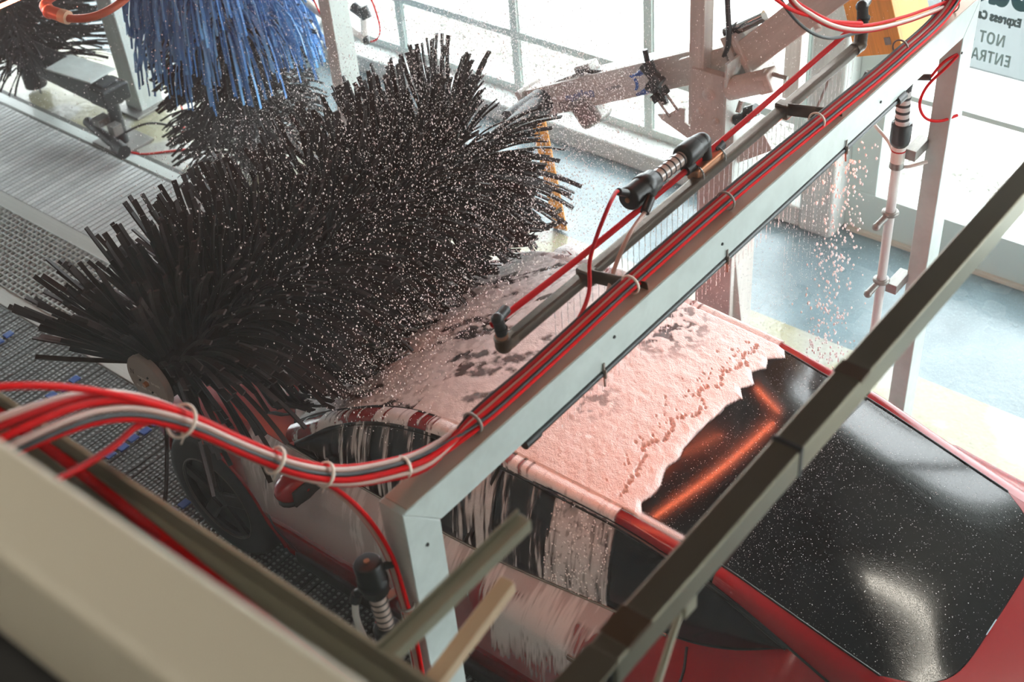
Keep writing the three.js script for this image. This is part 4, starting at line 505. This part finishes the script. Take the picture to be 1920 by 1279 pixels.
{
  const z = -4.86, t = thing('brush_boom', 'long grey arm slanting up from the big black brush, blue lettering on its side', 'brush arm', [0, 0, z]);
  const seg = (a, b, h, d, n, m, l) => part(t, n, bar([a[0], a[1], 0], [b[0], b[1], 0], d, h, 0.006, V3(0, 0, 1)), m, l);
  const arm = new RoundedBoxGeometry(1.22, 0.165, 0.15, 1, 0.006); const ax = [-3.585, 1.68], an = Math.atan2(0.52, 1.05);
  part(t, 'beam', T(arm, ax[0], ax[1], -0.02, 0, 0, an), M.coat); part(t, 'end_plate', T(rbox(0.03, 0.2, 0.2, 0.004), -4.135, 1.405, -0.01, 0, 0, an), M.coat);
  part(t, 'shaft_housing', [cyl([-4.05, 1.45, 0.3], [-4.02, 1.47, 0.0], 0.07, 0.075, 20), cyl([-3.95, 1.50, 0.42], [-4.02, 1.47, 0.1], 0.05, 0.06, 20)], M.rubber);
  part(t, 'top_strip', T(rbox(1.1, 0.008, 0.11, 0.002), -3.62, 1.752, -0.02, 0, 0, an), M.white);
  const lt = canvasTex(1024, 160, (g, w, h) => { g.clearRect(0, 0, w, h); g.font = 'italic bold 96px sans-serif'; g.textBaseline = 'middle'; g.lineWidth = 5; g.strokeStyle = '#3f63a8'; g.fillStyle = '#a9b3c4'; g.fillText('motion', 40, 84); g.strokeText('motion', 40, 84); g.font = 'bold 40px sans-serif'; g.fillStyle = '#55606e'; g.fillText('systems', 520, 78); g.fillStyle = '#3a68b4'; g.beginPath(); g.arc(800, 78, 66, -1.3, 1.4); g.arc(772, 78, 62, 1.2, -1.1, true); g.fill(); });
  const dec = part(t, 'lettering', T(new THREE.PlaneGeometry(0.66, 0.105), -3.60, 1.665, 0.0565, 0, 0, an), std({ map: lt, transparent: true, roughness: 0.6 }), 'blue lettering and crescent mark'); dec.castShadow = false;
  part(t, 'top_bracket', [T(rbox(0.2, 0.014, 0.1, 0.003), -3.86, 1.645, -0.02, 0, 0, an + 0.1), T(rbox(0.11, 0.07, 0.09, 0.012), -3.77, 1.70, -0.02, 0, 0, an)], M.galv); part(t, 'hydraulic_line', tube([[-3.80, 1.70, 0.03], [-3.5, 1.775, 0.02], [-3.2, 1.90, 0.02], [-3.02, 2.0, 0.01], [-2.93, 2.02, 0.06], [-2.86, 2.12, 0.1], [-2.87, 2.35, 0.1], [-2.9, 2.7, 0.1]], 0.013, 80, 8), M.blackPipe, 'black rubber line');
  part(t, 'drive_motor', [T(rbox(0.17, 0.17, 0.13, 0.03), -3.735, 1.49, 0.01, 0, 0, an + 0.25), T(rbox(0.12, 0.08, 0.1, 0.02), -3.86, 1.49, 0.01, 0, 0, an)], M.galv, 'ribbed drive motor under the arm'); part(t, 'motor_cable', tube([[-3.90, 1.49, 0.02], [-3.95, 1.43, 0.02], [-3.975, 1.36, 0.02], [-3.985, 1.44, 0.02], [-3.975, 1.49, 0.01]], 0.007, 30, 6), M.blackPipe);
  seg([-3.10, 1.91], [-2.86, 2.04], 0.19, 0.15, 'elbow_section', M.coat); part(t, 'flange', T(rbox(0.035, 0.24, 0.2, 0.004), -2.83, 2.055, 0, 0, 0, an + 0.06), M.coat); part(t, 'flange', T(rbox(0.03, 0.24, 0.2, 0.004), -2.785, 2.078, 0, 0, 0, an + 0.12), M.coat);
  seg([-2.80, 2.06], [-2.22, 2.66], 0.17, 0.15, 'upper_beam', M.coat); part(t, 'proximity_switch', [bar([-2.87, 2.17, 0.02], [-2.72, 2.28, 0.02], 0.05, 0.03, 0.006, V3(0, 0, 1)), cyl([-2.84, 2.20, 0.045], [-2.71, 2.29, 0.045], 0.022, 0.022, 12)], M.bright, 'chrome air cylinder'); part(t, 'switch_cap', cyl([-2.90, 2.155, 0.045], [-2.84, 2.20, 0.045], 0.03, 0.028, 12), M.blackPipe); part(t, 'bolt', [cyl([-2.75, 1.98, 0.05], [-2.70, 2.0, 0.05], 0.02), cyl([-2.45, 2.33, 0.06], [-2.42, 2.31, 0.08], 0.016)], M.coat);
  const v = thing('valve_block', 'black valve block with blue push fittings clipped on the brush arm', 'valve', [0, 0, -4.75]);
  part(v, 'body', [cyl([-3.30, 1.935, 0], [-3.235, 1.77, 0], 0.028, 0.028, 12), cyl([-3.33, 1.90, 0], [-3.28, 1.87, 0], 0.026, 0.026, 12), cyl([-3.26, 1.87, 0.01], [-3.21, 1.845, 0.01], 0.03, 0.03, 12), cyl([-3.30, 1.80, 0], [-3.25, 1.79, 0], 0.026, 0.026, 12), cyl([-3.22, 1.79, 0], [-3.20, 1.73, 0], 0.022, 0.022, 12), cyl([-3.315, 1.99, 0], [-3.30, 1.93, 0], 0.014, 0.014, 10)], M.blackPipe);
  for (const p of [[-3.335, 1.855], [-3.315, 1.755]]) part(v, 'blue_fitting', [cyl([p[0] + 0.02, p[1] + 0.025, 0], [p[0] - 0.015, p[1] - 0.005, 0], 0.016, 0.014, 10), cyl([p[0] - 0.015, p[1] - 0.005, 0], [p[0] - 0.05, p[1] - 0.025, 0], 0.009, 0.008, 8)], M.blue, 'blue push fitting');
  const cw = thing('counterweight', 'orange-yellow grained counterweight block at the top of the brush arm', 'counterweight', [-2.28, 2.40, -5.02]);
  const grain = tex(512, (u, w) => { const n = 0.5 * tnoise(u * 40, w * 3, 8 * 5) + 0.5 * tnoise(u * 12, w * 2, 12 * 2, 4), ln = (hash(Math.floor(u * 22), 2, 3) < 0.3 && Math.abs(((u * 22) % 1) - 0.5) < 0.05 && tnoise(u * 22, w * 9, 9 * 2, 6) > 0.4) ? 0.62 : 1, k = (0.86 + 0.14 * n) * ln; return [0.98 * k, 0.68 * k, 0.31 * k]; }, true);
  const cm = std({ map: grain, roughness: 0.5 }), blk = rbox(0.235, 0.66, 0.30, 0.006); part(cw, 'block', T(blk, -0.0725, 0.04, -0.15, 0, 0, R(20)), cm); part(cw, 'tie_rod', [cyl([0.02, 0.08, -0.06], [0.055, 0.095, -0.06], 0.028, 0.022, 16), cyl([0.02, 0.1, -0.16], [0.2, 0.16, -0.16], 0.01, 0.01, 8)], M.galv); part(cw, 'nail_plate', T(rbox(0.03, 0.035, 0.004, 0.001), 0.075, -0.19, 0.003, 0, 0, R(20)), M.galv);
  const cb = thing('caution_board', 'narrow yellow board reading CAUTION WET leaning behind the black brush', 'sign', [-4.55, 0.008, -5.52]);
  const ct = canvasTex(160, 1280, (g, w, h) => { g.fillStyle = '#f0a73a'; g.fillRect(0, 0, w, h); g.fillStyle = '#3c4038'; for (const [y0, s] of [[30, 1], [1010, -1], [1130, -1]]) { g.beginPath(); g.moveTo(s > 0 ? 20 : 0, y0 + (s > 0 ? 0 : 110)); g.lineTo(s > 0 ? 95 : w, y0); g.lineTo(s > 0 ? 60 : w, y0 + 55); g.lineTo(s > 0 ? 45 : 0, y0 + (s > 0 ? 190 : 160)); g.fill(); } g.font = 'bold 96px sans-serif'; g.textAlign = 'center'; 'CAUTION WET'.split('').forEach((c, i) => g.fillText(c, 80, 250 + i * 74)); g.strokeStyle = '#c98a30'; g.lineWidth = 6; g.strokeRect(2, 1236, w - 4, 41); });
  part(cb, 'board', T(rbox(0.115, 0.86, 0.012, 0.003), -0.06, 0.425, 0, 0, 0, R(9)), std({ color: 0xe69d35, roughness: 0.5 })); const fc = part(cb, 'lettering', T(new THREE.PlaneGeometry(0.108, 0.845), -0.06, 0.425, 0.0072, 0, 0, R(9)), std({ map: ct, roughness: 0.5 }), 'black CAUTION lettering'); void fc; part(cb, 'stake', bar([0.0, 0.0, -0.012], [-0.13, 0.85, -0.012], 0.02, 0.01), M.white);
}
{ // pieces by the second arch, upper left
  const a = thing('spray_nozzle', 'black nozzle and white coupling on a curved clear hose right of the pale post', 'nozzle', [-5.75, 1.3, -5.12]);
  part(a, 'body', [cyl([-0.02, 0.16, 0], [0.06, 0.13, 0], 0.035, 0.035, 14), cyl([0.06, 0.18, 0.0], [0.09, 0.11, 0], 0.036, 0.036, 14)], M.blackPipe); part(a, 'barrel', cyl([0.06, 0.13, 0], [0.045, -0.01, 0], 0.024, 0.024, 14), M.pvc); part(a, 'tip', cyl([0.045, -0.03, 0], [0.075, -0.055, 0.02], 0.026, 0.022, 12), M.blackPipe); part(a, 'coupling', cyl([0.01, -0.02, 0.0], [0.05, -0.04, 0.01], 0.03, 0.03, 14), M.whiteHose);
  solo('air_hose', 'thick pale hose curving down in front of the second arch post', 'hose', tube([[-5.95, 1.75, -5.0], [-5.93, 1.52, -5.02], [-5.87, 1.38, -5.06], [-5.78, 1.30, -5.1], [-5.72, 1.265, -5.12]], 0.026, 40, 10), M.pvc); solo('air_hose', 'thin pink-red tube bowing right of the nozzle and pale post', 'hose', tube([[-5.66, 1.62, -5.14], [-5.60, 1.48, -5.14], [-5.585, 1.33, -5.14], [-5.62, 1.27, -5.13], [-5.66, 1.25, -5.12]], 0.006, 40, 8), M.redHose);
  const b = dupe(a, [-6.15, 1.28, -5.2], 'black nozzle and pale coupling on a cream hose left of the pale post'); void b;
  solo('air_hose', 'cream hose entering the nozzle left of the pale post', 'hose', tube([[-6.55, 1.62, -5.25], [-6.45, 1.45, -5.24], [-6.34, 1.33, -5.22], [-6.2, 1.28, -5.2], [-6.13, 1.27, -5.2]], 0.026, 40, 10), std({ color: 0xd3cbb2, roughness: 0.45 })); solo('air_hose', 'thin red tube drooping left of the pale second arch post', 'hose', tube([[-6.25, 1.6, -5.18], [-6.2, 1.35, -5.18], [-6.1, 1.20, -5.18], [-5.98, 1.12, -5.16], [-5.87, 1.11, -5.14]], 0.006, 40, 8), M.redHose);
  solo('air_hose', 'orange-lit clear hose with elbow at the top left corner', 'hose', [tube([[-5.70, 2.30, -3.085], [-5.56, 2.285, -3.11], [-5.46, 2.29, -3.20], [-5.42, 2.33, -3.36], [-5.42, 2.42, -3.5]], 0.02, 50, 10), tube([[-5.70, 2.30, -3.085], [-5.76, 2.31, -3.10], [-5.74, 2.34, -3.18], [-5.64, 2.37, -3.26], [-5.5, 2.42, -3.36]], 0.021, 40, 10)], M.copper);
  const e = thing('hose_elbow', 'copper coloured hose elbow fitting at the top left corner', 'fitting', [-5.69, 2.30, -3.083]); part(e, 'elbow', [T(new THREE.SphereGeometry(0.036, 16, 12), 0, 0, 0), cyl([0, 0, 0], [0.075, -0.006, -0.012], 0.032, 0.032, 16), cyl([0, 0, 0], [-0.04, 0.008, -0.012], 0.032, 0.032, 16)], M.copper); part(e, 'clamp', [cyl([0.075, -0.006, -0.012], [0.12, -0.01, -0.02], 0.034, 0.034, 16)], M.tan);
  solo('air_hose', 'red tube running down the wall side of the thick pale post', 'hose', tube([[-8.15, 1.9, -5.25], [-8.2, 1.2, -5.25], [-8.18, 0.7, -5.25], [-8.1, 0.3, -5.2], [-7.9, 0.03, -5.1], [-7.7, 0.016, -4.9]], 0.007, 60, 8), M.redHose);
  solo('cable', 'black cable and fittings trailing over the floor from the side brush arm', 'cable', tube([[-8.0, 0.1, -4.55], [-7.85, 0.16, -4.75], [-7.65, 0.10, -4.9], [-7.4, 0.02, -5.0], [-7.1, 0.015, -5.02]], 0.009, 50, 8), M.rubber); solo('air_hose', 'red tube on the wet floor beside the side brush arm', 'hose', tube([[-7.98, 0.06, -4.52], [-7.8, 0.016, -4.55], [-7.6, 0.016, -4.72], [-7.42, 0.016, -4.9]], 0.008, 40, 8), M.redHose);
}
// ---------------------------------------------------------------- out-of-focus things close to the camera
{
  const t = thing('cross_bar', 'blurred square steel bar crossing the lower right corner above the car', 'bar', [0, 0, 0]), y = 3.2;
  part(t, 'tube', bar([-0.835, y - 0.036, -1.055], [-0.835, y - 0.036, -3.6], 0.062, 0.072, 0.006), M.foreSteel); part(t, 'end_sleeve', [bx(-0.866, -0.80, y - 0.004, y + 0.002, -1.06, -0.7, 0.002), bx(-0.866, -0.86, y - 0.07, y, -1.06, -0.7, 0.002)], M.foreSteel); part(t, 'hollow_end', box(-0.858, -0.812, y - 0.064, y - 0.008, -1.054, -1.05), M.trim, 'dark hollow end');
  part(t, 'clamp_band', bx(-0.868, -0.802, y - 0.075, y + 0.002, -1.668, -1.655, 0.002), M.trim); part(t, 'clamp_band', bx(-0.8675, -0.8035, y - 0.01, y + 0.0015, -1.94, -1.90, 0.001), std({ color: 0x5a4634, roughness: 0.4, metalness: 0.6 })); part(t, 'clamp_band', bx(-0.8675, -0.8035, y - 0.01, y + 0.0015, -1.16, -1.09, 0.001), std({ color: 0x5a4634, roughness: 0.4, metalness: 0.6 }));
  const rod = thing('hanger_rod', 'thin blurred grey rod hanging below the cross bar', 'rod', [0, 0, 0]); part(rod, 'rod', bar([-0.868, 3.0, -1.35], [-0.79, 2.95, -1.1], 0.012, 0.02), M.olive); part(rod, 'clip', bx(-0.885, -0.85, 2.985, 3.03, -1.375, -1.335, 0.004), M.olive);
  const rl = thing('cable_tray', 'blurred olive cable channel slanting across the lower left corner', 'cable tray', [0, 0, 0]), ry = 3.2;
  part(rl, 'tray', [bx(-2.6, -0.55, ry - 0.11, ry, -0.85, -0.838, 0.002), bx(-2.6, -0.55, ry - 0.062, ry - 0.05, -0.85, -0.66, 0.002), bx(-2.6, -0.55, ry - 0.11, ry - 0.02, -0.672, -0.66, 0.002)], M.olive); part(rl, 'bracket', [bx(-1.95, -1.9, ry - 0.11, ry + 0.03, -0.75, -0.70, 0.004)], M.olive);
  solo('cable', 'blurred red cable lying in the olive channel', 'cable', tube([[-2.6, 3.175, -0.822], [-2.0, 3.178, -0.812], [-1.5, 3.175, -0.785], [-1.0, 3.178, -0.762], [-0.55, 3.175, -0.745]], 0.013, 60, 8), M.redHoses[1]); solo('cable', 'blurred blue cable in the lower end of the olive channel', 'cable', tube([[-1.6, 3.13, -0.70], [-1.2, 3.165, -0.715], [-0.9, 3.168, -0.715], [-0.55, 3.165, -0.705]], 0.013, 40, 8), M.blue); solo('cable', 'blurred pale cable in the olive channel beside the blue one', 'cable', tube([[-2.5, 3.16, -0.70], [-1.7, 3.165, -0.69], [-1.2, 3.165, -0.685], [-0.55, 3.165, -0.675]], 0.01, 50, 8), M.olive);
  const dk = thing('wall_ledge', 'large blurred cream ledge filling the lower left corner', 'ledge', [0, 0, 0]); part(dk, 'ledge', bar([-3.2, 4.0, -0.305], [0.3, 4.0, -0.355], 0.2, 0.1, 0.012, V3(0, 0, 1)), M.cream); part(dk, 'backing', bx(-3.2, 0.3, 3.5, 3.89, -0.30, -0.2, 0.004), M.trim);
  const an = thing('angle_bracket', 'blurred olive steel angle sticking out from the cable channel', 'bracket', [0, 0, 0]); part(an, 'angle', [bx(-1.145, -1.117, 3.196, 3.202, -1.22, -0.84, 0.002), bx(-1.120, -1.115, 3.172, 3.202, -1.22, -0.84, 0.002), bx(-1.148, -1.143, 3.196, 3.212, -1.22, -0.84, 0.002)], M.olive);
  const br = thing('brace', 'blurred tan brace below the olive steel angle', 'brace', [0, 0, 0]); part(br, 'brace', [bar([-1.145, 3.06, -1.17], [-1.11, 3.04, -0.84], 0.03, 0.01), bar([-1.13, 3.05, -1.17], [-1.095, 3.03, -0.84], 0.008, 0.03)], M.tan);
}
// ---------------------------------------------------------------- water in the air
{
  const g = new THREE.IcosahedronGeometry(1, 0), q = new THREE.Quaternion(), m = new THREE.Matrix4();
  const cloud = (name, label, n, seed, at) => { const r = rng(seed), im = new THREE.InstancedMesh(g, M.drop, n); for (let i = 0; i < n; i++) { const [x, y, z, s, st] = at(r, i); m.compose(V3(x, y, z), q, V3(s, s * (st || 1), s)); im.setMatrixAt(i, m); } im.name = numbered(name); im.userData = { label, category: 'water spray', kind: 'stuff' }; im.castShadow = im.receiveShadow = true; scene.add(im); };
  const gs = (r) => (r() + r() + r() - 1.5) / 1.5;
  cloud('water_spray', 'fine white water drops flying round the big black brush', 26000, 51, (r) => { const z = mix(-2.3, -4.75, Math.pow(r(), 0.55)), a = 0.3 + r() * 1.9, d = 0.45 + 0.45 * r(); return [-3.95 + d * Math.cos(a) + 0.25 * gs(r), 1.5 + d * Math.sin(a) - 0.1 + 0.3 * gs(r), z, 0.0012 + 0.0022 * r() ** 3, 1 + r()]; });
  cloud('water_spray', 'white specks of spray drifting above the windshield', 5000, 52, (r) => [-3.2 + 0.45 * gs(r), 1.35 + 0.35 * r(), mix(-2.4, -4.3, r()), 0.0012 + 0.0020 * r() ** 3, 1 + r()]);
  cloud('water_spray', 'scattered spray drops in front of the upright brushes', 5000, 53, (r) => [mix(-8.6, -5.4, r()), 0.4 + 1.9 * r(), mix(-3.2, -5.2, r()), 0.0012 + 0.0020 * r() ** 3, 1 + r()]);
  cloud('water_spray', 'dense fine mist of drops between the far end of the black brush and the windows', 42000, 57, (r) => [mix(-6.6, -2.4, r()) + 0.5 * gs(r), 0.2 + 2.3 * r(), -4.75 + 0.75 * gs(r), 0.0010 + 0.0014 * r() ** 4, 1 + r()]);
  cloud('water_drops', 'small pale water drops and streaks on the black rear hatch glass and roof edge', 5200, 58, (r, i) => { const t = 2 * r() - 1, k = i % 4 === 0, p = k ? across(mix(-1.94, -1.6, r()), t) : Shatch(t, r() ** 1.6), q = 0.0005 + 0.0011 * r() ** 3; return [p.x, p.y + 0.0004, p.z, q, 0.6]; });
  cloud('foam_drops', 'bright foam beads clinging to the foamed rear part of the near side windows', 260, 59, (r) => { const x = mix(-2.27, -2.0, r()), v = r(), p = cB(x), e = cE(x), q = 0.0022 + 0.0026 * r(); return [x, mix(e[0], p[0], v), ZC + mix(e[1], p[1], v) + 0.02 * Math.sin(Math.PI * v) + 0.009, q, 1.3]; });
  cloud('foam_drops', 'pink-lit foam drops raining beyond the near arch beam', 620, 54, (r) => [-2.0 + 0.1 * gs(r), mix(0.5, 2.1, r()), -4.28 + 0.32 * gs(r), 0.003 + 0.0028 * r(), 1.3 + r()]);
  cloud('foam_streams', 'curtain of thin foam streams falling from the spray bar holes', 6000, 55, (r, i) => { const k = i % 60, z = -2.45 - k * 0.0328, y = mix(z < -3.9 ? 1.5 : 1.95, 2.46, r()); return [-2.06 + 0.012 * (2.46 - y) * (noise(k, 3) - 0.5), y, z + 0.004 * gs(r), 0.0009, 12 * (y - 1.4)]; });
}
// ---------------------------------------------------------------- lamps overhead, out of the frame
{
  const lamp = (a, b, power, label) => {
    a = A(a); b = A(b); const t = thing('ceiling_lamp', label, 'lamp', [0, 0, 0]), up = V3(0, 0.06, 0), d = b.clone().sub(a), L = d.length(), c = a.clone().add(b).multiplyScalar(0.5);
    part(t, 'tube', bar(a, b, 0.16, 0.03, 0.004, d.clone().cross(V3(0, 1, 0)).cross(d)), std({ color: 0xfff3e0, emissive: new THREE.Color(1, 0.93, 0.8), emissiveIntensity: 16 })); part(t, 'housing', bar(a.clone().add(up), b.clone().add(up), 0.22, 0.07, 0.01, d.clone().cross(V3(0, 1, 0)).cross(d)), M.white);
    for (const k of [0.1, 0.9]) { const q = a.clone().lerp(b, k); part(t, 'hanger', cyl([q.x, q.y + 0.09, q.z], [q.x, 6.3, q.z], 0.006, 0.006, 8), M.galv); }
    const l = new THREE.RectAreaLight(new THREE.Color(1, 0.93, 0.8), power, L, 0.16), x = d.clone().normalize(), z = V3(0, 1, 0).addScaledVector(x, -x.y).normalize(); l.position.copy(c).addScaledVector(z, -0.025); l.quaternion.setFromRotationMatrix(new THREE.Matrix4().makeBasis(x, z.clone().cross(x), z)); scene.add(l);
  };
  lamp([0.20, 5.32, -5.6], [0.86, 4.86, -6.03], 9, 'slanting lamp by the door bay'); lamp([-3.2, 6.1, 0.6], [-1.6, 6.1, 0.6], 22, 'long ceiling lamp over the camera side of the bay'); lamp([1.2, 6.1, -1.2], [2.8, 6.1, -1.2], 10, 'long ceiling lamp behind the camera');
}
renderer.render(scene, camera);
